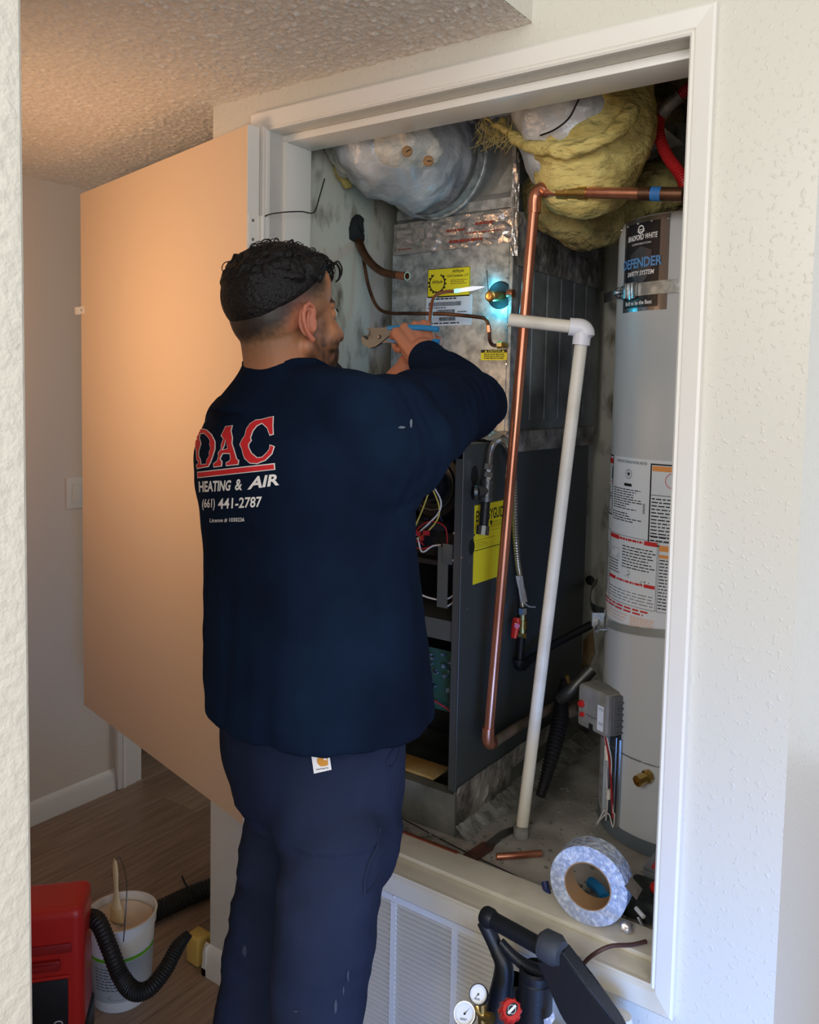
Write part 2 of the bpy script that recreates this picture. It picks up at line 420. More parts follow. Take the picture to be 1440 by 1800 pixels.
# skirting boards
def skirting(name, pts):
    r = empty(name, pts[0], kind='structure')
    for (a, c) in zip(pts, pts[1:]):
        a = Vector(a); c = Vector(c); d = (c-a).normalized(); n = Vector((d.y, -d.x, 0))
        mb = MB()
        prof = [(0, 0), (0.016, 0), (0.016, 0.02), (0.012, 0.045), (0.012, 0.062), (0.006, 0.078), (0, 0.084)]
        va = [mb.bm.verts.new(a+n*p[0]+Vector((0, 0, p[1]))) for p in prof]; vb = [mb.bm.verts.new(c+n*p[0]+Vector((0, 0, p[1]))) for p in prof]
        mb.bm.faces.new(va); mb.bm.faces.new(vb[::-1])
        for q in range(len(prof)): mb.bm.faces.new((va[q], va[(q+1) % len(prof)], vb[(q+1) % len(prof)], vb[q]))
        mb.build('board', trim_m, r)
skirting('baseboard_left', [(-2.79, -0.8, 0), (-2.79, 0.476, 0)])
skirting('baseboard_closet', [(-1.696, 0.0, 0), (-1.5, 0.0, 0)])
skirting('baseboard_hall', [(-1.68, 1.19, 0), (-1.68, -0.016, 0)])
# door frame on the left wall
r = empty('trim_2', (-2.79, 0.5, 0), kind='structure')
b = MB(); b.box(-2.79, -2.765, 0.478, 0.56, 0, 2.06, bev=0.004).box(-2.762, -2.772, 0.50, 0.515, 0, 2.06); b.build('casing_board', trim_m, r)
b = MB(); b.box(-2.9, -2.772, 0.56, 0.59, 0, 2.0, bev=0.002).box(-2.86, -2.83, 0.59, 0.602, 0, 2.0); b.build('jamb_board', trim_m, r)
# casing round the opening: four mitred boards
r = empty('trim_1', (OX0, 0, OZ0), kind='structure')
CW = 0.048; E0, E1, G0, G1 = OX0, OX1, OZ0, OZ1
ox0, ox1, oz0, oz1 = -1.532, -0.434, 0.459, 2.2325
def casing(i0, i1, o0, o1, mm):
    mb = MB(); out = []
    # profile across the board: (fraction from inner to outer, height)
    pr = [(0, 0), (0, 0.009), (0.08, 0.012), (0.16, 0.008), (0.24, 0.012), (0.9, 0.017), (1.0, 0.014), (1, 0)]
    A = []; B = []
    for f, h in pr:
        A.append(mb.bm.verts.new((i0[0]*(1-f)+o0[0]*f, -h, i0[1]*(1-f)+o0[1]*f)))
        B.append(mb.bm.verts.new((i1[0]*(1-f)+o1[0]*f, -h, i1[1]*(1-f)+o1[1]*f)))
    n = len(pr)
    for q in range(n): mb.bm.faces.new((A[q], A[(q+1) % n], B[(q+1) % n], B[q]))
    mb.bm.faces.new(A); mb.bm.faces.new(B[::-1])
    mb.build('casing_board', mm, r, ang=18)
casing((E0, G0), (E0, G1), (ox0, oz0), (ox0, oz1), trim_m)
casing((E1, G0), (E1, G1), (ox1, oz0), (ox1, oz1), trim_m)
casing((E0, G1), (E1, G1), (ox0, oz1), (ox1, oz1), trim_m)
casing((E0, G0), (E1, G0), (ox0, oz0), (ox1, oz0), sill_m)
# jambs and stops
b = MB(); b.box(OX0-0.016, OX0, -0.001, WT+0.002, OZ0, OZ1).build('jamb_board', trim_m, r)
b = MB(); b.box(OX1, OX1+0.016, -0.001, WT+0.002, OZ0, OZ1).build('jamb_board', trim_m, r)
b = MB(); b.box(OX0-0.016, OX1+0.016, -0.001, WT+0.002, OZ1, OZ1+0.016).build('head_board', trim_m, r)
b = MB(); b.box(OX0-0.016, OX1+0.016, -0.001, WT+0.004, OZ0-0.02, OZ0, bev=0.002).build('sill_board', sill_m, r)
b = MB(); b.box(OX0, OX0+0.012, 0.04, WT, OZ0, OZ1-0.012, bev=0.002).build('stop_bead', trim_m, r)
b = MB(); b.box(OX1-0.012, OX1, 0.04, WT, OZ0, OZ1-0.012, bev=0.002).build('stop_bead', trim_m, r)
b = MB(); b.box(OX0, OX1, 0.04, WT, OZ1-0.018, OZ1, bev=0.003).build('stop_bead', trim_m, r)
b = MB(); b.box(OX0, OX1, 0.048, WT, OZ0, OZ0+0.012, bev=0.004).build('stop_bead', sill_m, r)

# access door, swung right round into the hall
dz0, dz1 = 0.50, 2.19
h0 = at(432, 800, y=-0.058); f0 = at(144.5, 800, x=-2.50)
r = empty('door_1', (h0.x, h0.y, dz0), kind='structure')
A = Vector((h0.x, h0.y, 0)); Bf = Vector((f0.x, f0.y, 0)); dd = (Bf-A).normalized(); nn = Vector((-dd.y, dd.x, 0))
if nn.y < 0: nn = -nn
T = 0.030
def dq(s_, t_, z_): 
    p = A+dd*s_+nn*t_; return Vector((p.x, p.y, z_))
Ld = (Bf-A).length
mb = MB(); mb.hexa([dq(0, 0, dz0), dq(Ld, 0, dz0), dq(Ld, T, dz0), dq(0, T, dz0), dq(0, 0, dz1), dq(Ld, 0, dz1), dq(Ld, T, dz1), dq(0, T, dz1)])
mb.build('door_panel', door_m, r, smooth=False)
mb = MB(); mb.hexa([dq(-0.002, -0.001, dz0), dq(0.0, -0.001, dz0), dq(0.0, T, dz0), dq(-0.002, T, dz0), dq(-0.002, -0.001, dz1), dq(0, -0.001, dz1), dq(0, T, dz1), dq(-0.002, T, dz1)])
mb.build('edge_band', trim_m, r, smooth=False)
for zz in (1.95, 1.30, 0.72):
    mb = MB()
    p = A+nn*T*0.5+dd*(-0.003)
    mb.hexa([dq(-0.0045, 0.002, zz-0.035), dq(-0.002, 0.002, zz-0.035), dq(-0.002, T+0.002, zz-0.035), dq(-0.0045, T+0.002, zz-0.035),
             dq(-0.0045, 0.002, zz+0.035), dq(-0.002, 0.002, zz+0.035), dq(-0.002, T+0.002, zz+0.035), dq(-0.0045, T+0.002, zz+0.035)])
    q = dq(-0.008, T+0.006, zz)
    mb.cyl(q-Vector((0, 0, 0.035)), q+Vector((0, 0, 0.035)), 0.0065, 12)
    hg = mb.build('hinge', trim_m, r)
    mb = MB(); 
    for dzz in (-0.022, 0.022):
        c = dq(-0.0046, 0.013, zz+dzz); mb.lathe([(0.004, 0), (0.003, 0.001), (0, 0.0012)], c, -dd, 12)
    sub(mb, 'screw', steel, hg)
lt = at(152, 545, x=-2.47)
mb = MB(); mb.hexa([dq(Ld-0.028, -0.004, lt.z-0.012), dq(Ld+0.008, -0.004, lt.z-0.012), dq(Ld+0.008, 0, lt.z-0.012), dq(Ld-0.028, 0, lt.z-0.012),
                    dq(Ld-0.028, -0.004, lt.z+0.012), dq(Ld+0.008, -0.004, lt.z+0.012), dq(Ld+0.008, 0, lt.z+0.012), dq(Ld-0.028, 0, lt.z+0.012)])
mb.hexa([dq(Ld+0.002, -0.014, lt.z-0.014), dq(Ld+0.018, -0.014, lt.z-0.014), dq(Ld+0.018, -0.002, lt.z-0.014), dq(Ld+0.002, -0.002, lt.z-0.014),
         dq(Ld+0.002, -0.014, lt.z+0.010), dq(Ld+0.018, -0.014, lt.z+0.010), dq(Ld+0.018, -0.002, lt.z+0.010), dq(Ld+0.002, -0.002, lt.z+0.010)])
la = mb.build('latch', trim_m, r)
mb = MB(); mb.lathe([(0.003, 0), (0.002, 0.0015), (0, 0.0015)], dq(Ld-0.012, -0.004, lt.z), -nn, 10); sub(mb, 'screw', steel_d, la)

# light switch on the left wall
p = at(133, 866, x=-2.79)
r = empty('light_switch', (-2.79, p.y, p.z), label='white light switch plate on the grey hall wall, half hidden by the open door', cat='switch')
b = MB(); b.box(-2.79, -2.784, p.y-0.037, p.y+0.037, p.z-0.058, p.z+0.058, bev=0.002); b.build('plate', white_pl, r)
b = MB(); b.box(-2.784, -2.780, p.y-0.016, p.y+0.016, p.z-0.033, p.z+0.033, bev=0.001); b.build('rocker', white_pl, r)

# ================================================================== RETURN AIR GRILLE
gx0, gx1 = -1.50, -0.72
r = empty('return_air_grille', ((gx0+gx1)/2, 0, 0.06), label='white louvred metal return air grille below the closet opening', cat='grille')
cx2a = at(697, 1592, y=-0.004).x; cx2b = at(795, 1634, y=-0.004).x; cx3 = at(805, 1640, y=-0.004).x
per = cx3-cx2a; gapw = per-(cx2b-cx2a)
gz0, gz1 = 0.06, 0.4575
lz1 = at(697, 1587, y=-0.004).z
cols = []
x = cx2a
while x-per > gx0: x -= per
if x-gx0 > 0.05: cols.append((gx0+0.03, x-gapw))
while x < gx1-0.02:
    cols.append((x, min(x+per-gapw, gx1-0.03))); x += per
cols = [c for c in cols if c[1]-c[0] > 0.03]
b = MB(); ys = -0.006
b.box(gx0, gx1, ys, -0.0005, lz1, gz1, bev=0.001, seg=1).box(gx0, gx1, ys, -0.0005, gz0, gz0+0.03, bev=0.001, seg=1)
prev = gx0
for a, c in cols:
    b.box(prev, a, ys, -0.0005, gz0+0.03, lz1); prev = c
b.box(prev, gx1, ys, -0.0005, gz0+0.03, lz1)
b.build('grille_frame', trim_m, r, smooth=False)
b = MB(); b.box(gx0+0.01, gx1-0.01, 0.012, 0.019, gz0+0.01, gz1-0.01); b.build('filter_backing', mat('filter_grey', srgb(84, 84, 82), 0.9), r)
pitch = 0.0116; nrow = int((lz1-gz0-0.03)/pitch)
for (a, c) in cols:
    sd = None
    for i in range(nrow):
        z = lz1-0.001-i*pitch
        if sd is None:
            mb = MB(); w = c-a
            pr = [(-0.0062, -0.0052), (-0.0070, -0.0042), (0.003, 0.0002), (0.004, -0.0010)]
            va = [mb.bm.verts.new((0, q[0], q[1])) for q in pr]; vb = [mb.bm.verts.new((w, q[0], q[1])) for q in pr]
            for q in range(4): mb.bm.faces.new((va[q], va[(q+1) % 4], vb[(q+1) % 4], vb[q]))
            mb.bm.faces.new(va[::-1]); mb.bm.faces.new(vb)
            o = mb.build('slat', trim_m, r, smooth=False); sd = o.data
        else:
            o = bpy.data.objects.new('slat', sd); link(o, r)
        o.matrix_parent_inverse = Matrix.Translation(-r.location); o.location = (a, 0, z)
for sx, sz in ((at(696, 1532, y=0).x, 0.45), (gx1-0.012, 0.30)):
    mb = MB(); mb.lathe([(0.004, 0), (0.003, 0.0015), (0, 0.002)], (sx, ys, sz), (0, -1, 0), 12); mb.build('screw', trim_m, r)

# ================================================================== FURNACE
FX0, FX1, FY0, FY1, FZ0, FZB, FZ1 = -1.436, -1.056, 0.226, 0.95, 0.4901, 0.603, 1.455
r = empty('furnace', (-1.25, 0.6, FZ0), label='dark grey gas furnace standing open on the closet platform', cat='furnace')
t = 0.004
b = MB(); b.box(FX1-t, FX1, FY0, FY1, FZB, FZ1, bev=0.001, seg=1).box(FX1-0.022, FX1-t, FY0, FY0+0.003, FZB, FZ1)
b.build('side_panel', grey_paint, r, smooth=False)
b = MB(); b.box(FX0, FX0+t, FY0, FY1, FZB, FZ1).box(FX0+t, FX0+0.022, FY0, FY0+0.003, FZB, FZ1); b.build('side_panel', grey_paint, r, smooth=False)
b = MB(); b.box(FX0+t, FX1-t, FY0, FY1, FZ1-0.006, FZ1).box(FX0+t, FX1-t, FY0, FY0+0.003, FZ1-0.035, FZ1-0.006); b.build('top_panel', grey_paint2, r, smooth=False)
b = MB(); b.box(FX0+t, FX1-t, FY1-t, FY1, FZB, FZ1-0.006); b.build('back_panel', dark_in, r)
b = MB(); b.box(FX0+t, FX1-t, FY0+0.28, FY0+0.285, FZB+0.38, FZ1-0.04).build('vestibule_panel', dark_in, r)
zs = at(760, 1110, y=FY0).z
zs = 1.02
b = MB(); b.box(FX0+t, FX1-t, FY0+0.012, FY0+0.28, zs-0.02, zs, bev=0.001).box(FX0+t, FX1-t, FY0+0.010, FY0+0.016, zs-0.05, zs); b.build('blower_deck', grey_paint2, r, smooth=False)
b = MB(); b.box(FX0+0.01, FX1-0.03, FY0+0.02, FY0+0.22, zs+0.13, zs+0.142).box(FX0+0.03, FX1-0.05, FY0+0.05, FY0+0.2, zs+0.142, zs+0.21, bev=0.01); b.build('burner_shelf', black_met, r)
# base tray
b = MB(); b.box(FX1-0.003, FX1, FY0-0.002, 1.03, FZ0, FZB).box(FX0, FX0+0.003, FY0-0.002, 1.03, FZ0, FZB).box(FX0+0.003, FX1-0.003, FY0-0.002, FY0+0.002, FZ0, FZB-0.008).box(FX0+0.003, FX1-0.003, FY0+0.002, FY0+0.03, FZB-0.012, FZB-0.008)
b.box(FX0+0.003, FX1-0.003, FY0+0.03, 1.03, FZ0+0.02, FZ0+0.024)
b.build('base_tray', galv_dusty, r, smooth=False)
b = MB(); b.box(FX0+0.02, FX1-0.09, FY0+0.035, FY0+0.11, FZB-0.010, FZB-0.002, bev=0.002); b.build('filter_rail', mat('oily_label', srgb(186, 168, 120), 0.5, col2=srgb(160, 120, 60), cscale=8), r)
# inducer housing, ring
c = Vector((-1.21, FY0+0.13, 1.34))
b = MB(); b.lathe([(0, -0.05), (0.085, -0.05), (0.095, -0.04), (0.095, 0.02), (0.086, 0.03), (0.05, 0.034), (0.045, 0.05), (0, 0.052)], c, (0, -1, 0), 32); hs = b.build('inducer_housing', black_pl, r)
b = MB(); b.tube([c+Vector((0.066*math.cos(a), -0.036, 0.066*math.sin(a))) for a in [k*math.pi/12 for k in range(25)]], 0.003, 6, 1); sub(b, 'rim', steel_d, hs)
b = MB(); b.lathe([(0, 0), (0.036, 0), (0.038, -0.04), (0.03, -0.055), (0, -0.056)], c+Vector((0, -0.05, 0)), (0, 1, 0), 20); sub(b, 'motor', black_met, hs)
b = MB(); b.box(-1.13, -1.10, FY0+0.01, FY0+0.012, 1.05, 1.20).box(-1.115, -1.085, FY0+0.006, FY0+0.012, 1.16, 1.21, bev=0.002); b.build('switch_bracket', grey_paint2, r)
b = MB(); b.box(-1.27, -1.12, FY0+0.02, FY0+0.10, 1.235, 1.255, bev=0.003).box(-1.25, -1.19, FY0+0.02, FY0+0.07, 1.19, 1.235, bev=0.006); b.build('gas_valve', black_met, r)
# control board
bz0, bz1 = 0.775, 0.93
b = MB(); b.box(-1.24, FX1-0.012, FY0+0.05, FY0+0.053, bz0, bz1); bd = b.build('control_board', pcb, r, smooth=False)
b = MB()
for _ in range(46):
    x = -1.23+rnd()*0.15; z = bz0+0.01+rnd()*(bz1-bz0-0.02); w = 0.003+0.006*rnd(); h = 0.003+0.008*rnd()
    b.box(x, x+w, FY0+0.04-0.004*rnd(), FY0+0.05, z, z+h)
sub(b, 'board_component', mat('board_parts', srgb(110, 130, 150), 0.5, col2=srgb(20, 24, 40), cscale=60), bd, smooth=False)
b = MB(); b.box(-1.25, -1.075, FY0+0.03, FY0+0.08, 0.965, 0.995, bev=0.003); b.build('transformer', grey_paint2, r)
# blower housing
c2 = Vector((-1.25, FY0+0.30, 0.76))
b = MB(); b.lathe([(0.06, -0.1), (0.14, -0.1), (0.15, -0.09), (0.15, 0.09), (0.14, 0.1), (0.06, 0.1)], c2, (1, 0, 0), 32); b.build('blower_housing', dark_in, r)
# wiring
def wires(parent, lst, y0, mt, rad=0.0016, name='wire'):
    for pts in lst:
        mb = MB(); mb.tube([at(px, py, y=y0+(q[0] if q else 0)) for px, py, *q in pts], rad, 6, 5); mb.build(name, mt, parent)
wy = FY0+0.02
wires(r, [[(762, 822), (758, 850), (745, 890), (728, 930), (722, 945)], [(760, 858), (772, 890), (768, 915), (745, 940), (724, 950)]], wy, wire_y, 0.0020)
wires(r, [[(764, 858), (775, 880), (772, 900), (756, 918), (732, 940)], [(735, 945), (742, 970), (760, 960), (775, 958)], [(742, 1046), (752, 1050), (770, 1054), (788, 1052), (800, 1044)], [(786, 1066), (798, 1058), (801, 1052)]], wy, wire_w, 0.0022)
wires(r, [[(724, 940), (750, 918), (778, 922), (786, 940), (784, 965), (775, 980)], [(722, 955), (740, 965), (770, 958), (780, 970)], [(727, 1255), (740, 1270), (755, 1262), (760, 1245)]], wy, wire_r, 0.0018)
wires(r, [[(748, 1218), (765, 1232), (785, 1245), (792, 1250)], [(726, 960), (735, 950), (745, 958)]], wy, wire_r, 0.0020)
wires(r, [[(735, 925), (748, 912), (756, 922), (752, 940), (738, 938)], [(768, 900), (778, 918), (770, 935)]], wy+0.03, wire_b, 0.0014)
wires(r, [[(726, 850), (722, 880), (717, 905), (714, 925)]], wy-0.012, green_m, 0.006, 'ground_strap')
mb = MB()
for q in range(7):
    p = at(722+q*5, 940+6*math.sin(q*2), y=wy-0.006); mb.box(p.x-0.004, p.x+0.004, p.y-0.004, p.y+0.004, p.z-0.006, p.z+0.006, bev=0.001)
mb.build('wire_connector', wire_r, r)
# holes and screws on the side panel
for px, py, rr in ((834, 836, 0.016), (832, 866, 0.012), (829, 962, 0.013)):
    p = at(px, py, x=FX1); mb = MB(); mb.lathe([(0, 0), (rr, 0), (rr, -0.0005)], p+Vector((0.0012, 0, 0)), (1, 0, 0), 20)
    for v in mb.bm.verts: v.co.z = p.z+(v.co.z-p.z)*1.5
    mb.build('knockout_hole', dark_in, r)
for px, py in ((825, 988), (833, 940), (866, 860), (822, 1070)):
    p = at(px, py, x=FX1); mb = MB(); mb.lathe([(0.0035, 0), (0.003, 0.002), (0, 0.002)], p, (1, 0, 0), 6); mb.build('screw', steel, r)
for px, py in ((799, 937), (797, 985), (812, 980)):
    p = at(px, py, y=FY0); mb = MB(); mb.lathe([(0.004, 0), (0.003, 0.003), (0, 0.003)], p, (0, -1, 0), 6); mb.build('screw', steel, r)
# EnergyGuide label on the side (u to the back, v up)
L0 = at(831, 1028, x=FX1); L1 = at(838, 888, x=FX1); L2 = at(902, 880, x=FX1)
lw = 0.16; lh = L1.z-L0.z
fn = plane_fn((FX1+0.0005, L0.y, L0.z), (0, 1, 0), (0, 0, 1))
b = MB(); b.box(FX1, FX1+0.0008, L0.y, L0.y+lw, L0.z, L1.z); lb = b.build('energy_label', yellow, r, smooth=False, label='yellow appliance energy label')
P = Print(fn); P.text('ENERGYGUIDE', (0.006, lh-0.042, lw-0.006, lh-0.014), 0.02).poly([(lw*0.46, lh-0.046), (lw*0.54, lh-0.046), (lw*0.5, lh-0.062)])
P.rect(0.004, lh*0.42, lw-0.004, lh*0.43).rect(0.004, lh*0.55, lw-0.06, lh*0.554).rect(0.08, lh*0.64, lw-0.004, lh*0.643)
P.lines(0.01, lh*0.45, lw*0.45, lh*0.53, 3, 0.2).lines(lw*0.5, lh*0.67, lw-0.01, lh*0.76, 4, 0.2)
P.build('lettering', ink, lb)

# foil at the base
o = crumple(lambda u, v: (FX1+0.002, FY0+u*0.28, FZB-0.085+v*0.095-u*0.03*(1-v)), 26, 10, 0.004, 3, Vector((1, 0, 0))).build('foil_tape', foil_dusty, r, smooth=False)
o = crumple(lambda u, v: (FX1+0.002, FY0+0.28+u*0.45, FZB-0.04+v*0.05), 30, 6, 0.004, 5, Vector((1, 0, 0))).build('foil_tape', foil_dusty, r, smooth=False)
# crumbled mastic along the base
mb = MB()
def mas(u, v):
    e = noise.noise(Vector((u*14, 3, 0)))*0.012*v
    return Vector((FX1+0.001+v*(0.035+0.03*u)+e, FY0+0.0+u*0.74, FZ0+0.001+0.028*(1-v)**1.3+0.004*noise.noise(Vector((u*40, v*9, 1)))*(1-v)+0.0*v))
mb.grid(mas, 70, 10)
o = mb.build('mastic_bead', mortar, None); tag(o, 'crumbled grey mastic smeared along the furnace base on the platform', 'mastic', kind='stuff')
mb = MB()
for _ in range(420):
    x = -1.40+rnd()*0.9; y = 0.14+rnd()*0.5
    if x < FX1 and y > FY0-0.02: y = 0.14+rnd()*0.06
    s = 0.0015+rnd()**2*0.005; mb.box(x-s, x+s, y-s*0.7, y+s*0.7, 0.49, 0.49+s*0.6, rot=Matrix.Rotation(rnd()*6, 3, 'Z'))
tag(mb.build('debris', mortar), 'small crumbs of plaster debris scattered on the closet platform', 'debris', kind='stuff')

# ================================================================== COIL CABINET
KX0, KX1, KY0, KZ0, KZ1 = -1.436, -1.056, 0.440, 1.4552, 1.975
r = empty('evaporator_coil_cabinet', (-1.25, 0.7, KZ0), label='galvanised sheet metal coil cabinet on top of the dark furnace', cat='cabinet')
hc = at(879, 519, y=KY0)       # refrigerant hole
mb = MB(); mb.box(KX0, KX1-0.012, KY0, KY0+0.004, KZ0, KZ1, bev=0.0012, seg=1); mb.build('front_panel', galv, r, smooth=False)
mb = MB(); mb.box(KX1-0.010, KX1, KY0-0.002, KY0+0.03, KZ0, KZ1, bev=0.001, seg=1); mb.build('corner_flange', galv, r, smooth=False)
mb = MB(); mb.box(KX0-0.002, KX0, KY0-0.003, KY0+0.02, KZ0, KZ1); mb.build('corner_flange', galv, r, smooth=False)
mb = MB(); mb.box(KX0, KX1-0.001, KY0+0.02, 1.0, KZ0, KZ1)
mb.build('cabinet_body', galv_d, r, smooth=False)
for i in range(5):      # pressed ribs of the side panel
    y = KY0+0.11+i*0.085
    mb = MB(); mb.hexa([Vector(q) for q in ((KX1-0.002, y, KZ0+0.05), (KX1+0.0012, y+0.004, KZ0+0.055), (KX1+0.0012, y+0.070, KZ0+0.055), (KX1-0.002, y+0.078, KZ0+0.05),
                        (KX1-0.002, y, KZ1-0.05), (KX1+0.0012, y+0.004, KZ1-0.055), (KX1+0.0012, y+0.070, KZ1-0.055), (KX1-0.002, y+0.078, KZ1-0.05))])
    mb.build('pressed_rib', galv_d, r, smooth=False)
mb = MB(); mb.lathe([(0, 0), (0.030, 0), (0.033, 0.0015), (0.036, 0)], hc+Vector((0, -0.0008, 0)), (0, -1, 0), 28); mb.build('grommet_hole', dark_in, r)
s0 = hc+Vector((0.018, 0.03, -0.004))
mb = MB(); st1 = at(862, 521, y=KY0-0.055)
mb.tube([hc+Vector((0.006, 0.0, -0.002)), st1], 0.0125, 16, 1); mb.lathe([(0.0125, 0), (0.014, 0.002), (0.009, 0.004), (0, 0.003)], st1, st1-hc, 16); stb = mb.build('stub_pipe', brass, r)
mb = MB(); mb.tube([st1+Vector((-0.003, 0, 0.0)), at(858, 505, y=KY0-0.055), at(856, 475, y=KY0-0.05)], 0.0011, 6, 4); sub(mb, 'pull_wire', steel_d, stb)
mb = MB(); mb.tube([at(893, 516, y=KY0-0.010), at(903, 516, y=KY0-0.010)], 0.011, 14, 1); mb.build('copper_stub', copper, r)
# labels (u right, v up)
def front_label(name, p_tl, p_br, m, **k):
    a = at(*p_tl, y=KY0); c = at(*p_br, y=KY0)
    mb = MB(); mb.box(a.x, c.x, KY0-0.0008, KY0, c.z, a.z); o = mb.build(name, m, r, smooth=False, **k)
    return o, (c.x-a.x), (a.z-c.z), plane_fn((a.x, KY0-0.0009, c.z), (1, 0, 0), (0, 0, 1))
lb, w, h, fn = front_label('maker_label', (753, 474), (826, 520), yellow, label='yellow label with a laurel wreath')
P = Print(fn); P.frame(0, 0, w, h, 0.0012).ring(w*0.23, h*0.5, h*0.34, h*0.045, a0=115, a1=425)
P.text('AllStyle', (w*0.10, h*0.46, w*0.36, h*0.60), 0.01, 0.2).text('AllStyle', (w*0.58, h*0.80, w*0.86, h*0.93), 0.01, 0.2).text('Coil Company, L.P.', (w*0.46, h*0.66, w*0.96, h*0.77), 0.01, 0.2)
P.lines(w*0.55, h*0.42, w*0.95, h*0.6, 3, 0.3)
for q in range(13):
    a = math.radians(130+q*22.5); P.disc(w*0.23+h*0.36*math.cos(a), h*0.5+h*0.36*math.sin(a), h*0.035, 8)
P.build('lettering', ink, lb)
lb, w, h, fn = front_label('data_label', (750, 522), (829, 571), white_l, label='white barcode label')
P = Print(fn)
def barcode(a, b_, c, d):
    x = a
    while x < c: ww = 0.0006+0.0012*rnd(); P.rect(x, b_, min(x+ww, c), d); x += ww+0.0006+0.0008*rnd()
barcode(w*0.06, h*0.66, w*0.78, h*0.80); barcode(w*0.24, h*0.42, w*0.64, h*0.54); barcode(w*0.30, h*0.16, w*0.66, h*0.29)
P.lines(w*0.12, h*0.86, w*0.8, h*0.95, 1, 0.5).lines(w*0.04, h*0.58, w*0.5, h*0.63, 1, 0.6).lines(w*0.7, h*0.30, w*0.95, h*0.5, 2, 0.3).lines(w*0.1, h*0.05, w*0.95, h*0.12, 1, 0.6)
P.build('lettering', ink, lb)
lb, w, h, fn = front_label('caution_label', (846, 615), (894, 633), yellow, label='small black and yellow caution label')
P = Print(fn); P.rect(0, h*0.72, w, h).lines(w*0.12, h*0.1, w*0.9, h*0.66, 3, 0.45, 0.1); P.build('lettering', ink, lb)
P = Print(plane_fn((at(846, 615, y=KY0).x, KY0-0.0013, at(894, 633, y=KY0).z), (1, 0, 0), (0, 0, 1))); P.text('CAUTION', (w*0.28, h*0.76, w*0.72, h*0.96), 0.01)
P.poly([(w*0.14, h*0.76), (w*0.24, h*0.76), (w*0.19, h*0.97)]).poly([(w*0.76, h*0.76), (w*0.86, h*0.76), (w*0.81, h*0.97)]); P.build('warning_word', yellow, lb)
for px, py in ((896, 461), (892, 489), (893, 571), (891, 640), (888, 700)):
    p = at(px, py, y=KY0-0.002); mb = MB(); mb.lathe([(0.003, 0), (0.0025, 0.003), (0, 0.003)], p, (0, -1, 0), 6); mb.build('screw', steel, r)
# seam tape between furnace and coil
o = crumple(lambda u, v: (KX0+0.2+u*0.18, 0.438-0.010-v*0.10*(1-0.2*u)+0.01, KZ0+0.004+0.02*(1-v)**2), 26, 8, 0.005, 11, Vector((0, -0.3, 1))).build('foil_tape', foil, r, smooth=False)
o = crumple(lambda u, v: (KX1+0.004, KY0-0.02+u*0.55, KZ0-0.03+v*0.055), 36, 6, 0.003, 15, Vector((1, 0, 0))).build('foil_tape', foil_dusty, r, smooth=False)
mb = MB()
for _ in range(26): mb.tube([at(887+random.gauss(0, 4), 768+random.gauss(0, 5), y=KY0-0.025) for _k in range(3)], 0.002, 4, 1, flat=0.3)
mb.build('foil_scrap', foil, r, smooth=False)

# ================================================================== PLENUM
PZ0 = 1.976
r = empty('supply_plenum', (-1.25, 0.7, PZ0), label='grey sheet metal plenum above the coil cabinet, taped with foil', cat='plenum')
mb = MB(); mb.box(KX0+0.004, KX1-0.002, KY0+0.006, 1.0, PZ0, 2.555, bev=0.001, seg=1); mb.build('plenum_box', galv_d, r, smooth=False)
mb = MB(); mb.box(KX0+0.006, KX1-0.004, KY0+0.002, KY0+0.006, PZ0+0.075, PZ0+0.10).box(KX1-0.012, KX1-0.001, KY0+0.0, KY0+0.005, PZ0, 2.25); mb.build('seam_flange', galv, r, smooth=False)
ft = crumple(lambda u, v: (KX0+u*(KX1-KX0), KY0-0.001, PZ0-0.022+v*0.085+0.008*u), 26, 9, 0.008, 21, Vector((0, -1, 0))).build('foil_tape', foil, r, smooth=False, label='crumpled shiny foil tape with red print')
fn = plane_fn((KX0, KY0-0.010, PZ0-0.015), (1, 0, 0), (0, 0, 1))
P = Print(fn)
P.lines(0.19, 0.01, 0.30, 0.02, 1, 0.7).lines(0.18, 0.040, 0.26, 0.048, 1, 0.7).lines(0.27, 0.05, 0.34, 0.06, 1, 0.7).lines(0.24, 0.03, 0.35, 0.036, 1, 0.5).lines(0.02, 0.005, 0.08, 0.010, 1, 0.5)
P.build('red_print', foil_red, ft, kind='stuff')
o = crumple(lambda u, v: (KX1+0.003, KY0+u*0.56, PZ0-0.070+v*0.135*(1-0.0*u)-0.005*u), 34, 10, 0.007, 31, Vector((1, 0, 0))).build('foil_tape', foil_dusty, r, smooth=False)
o = crumple(lambda u, v: (KX1-0.004+0.014*u, KY0-0.008+u*0.01, PZ0-0.05+v*0.24), 4, 20, 0.008, 37, Vector((0.5, -0.8, 0))).build('foil_tape', foil, r, smooth=False)
o = crumple(lambda u, v: at(850+62*u+10*v*(1-u), 345-70*v*u-10*u, y=KY0+0.003), 10, 10, 0.001, 39, Vector((0, -1, 0))).build('mastic_patch', mortar, r, smooth=False)

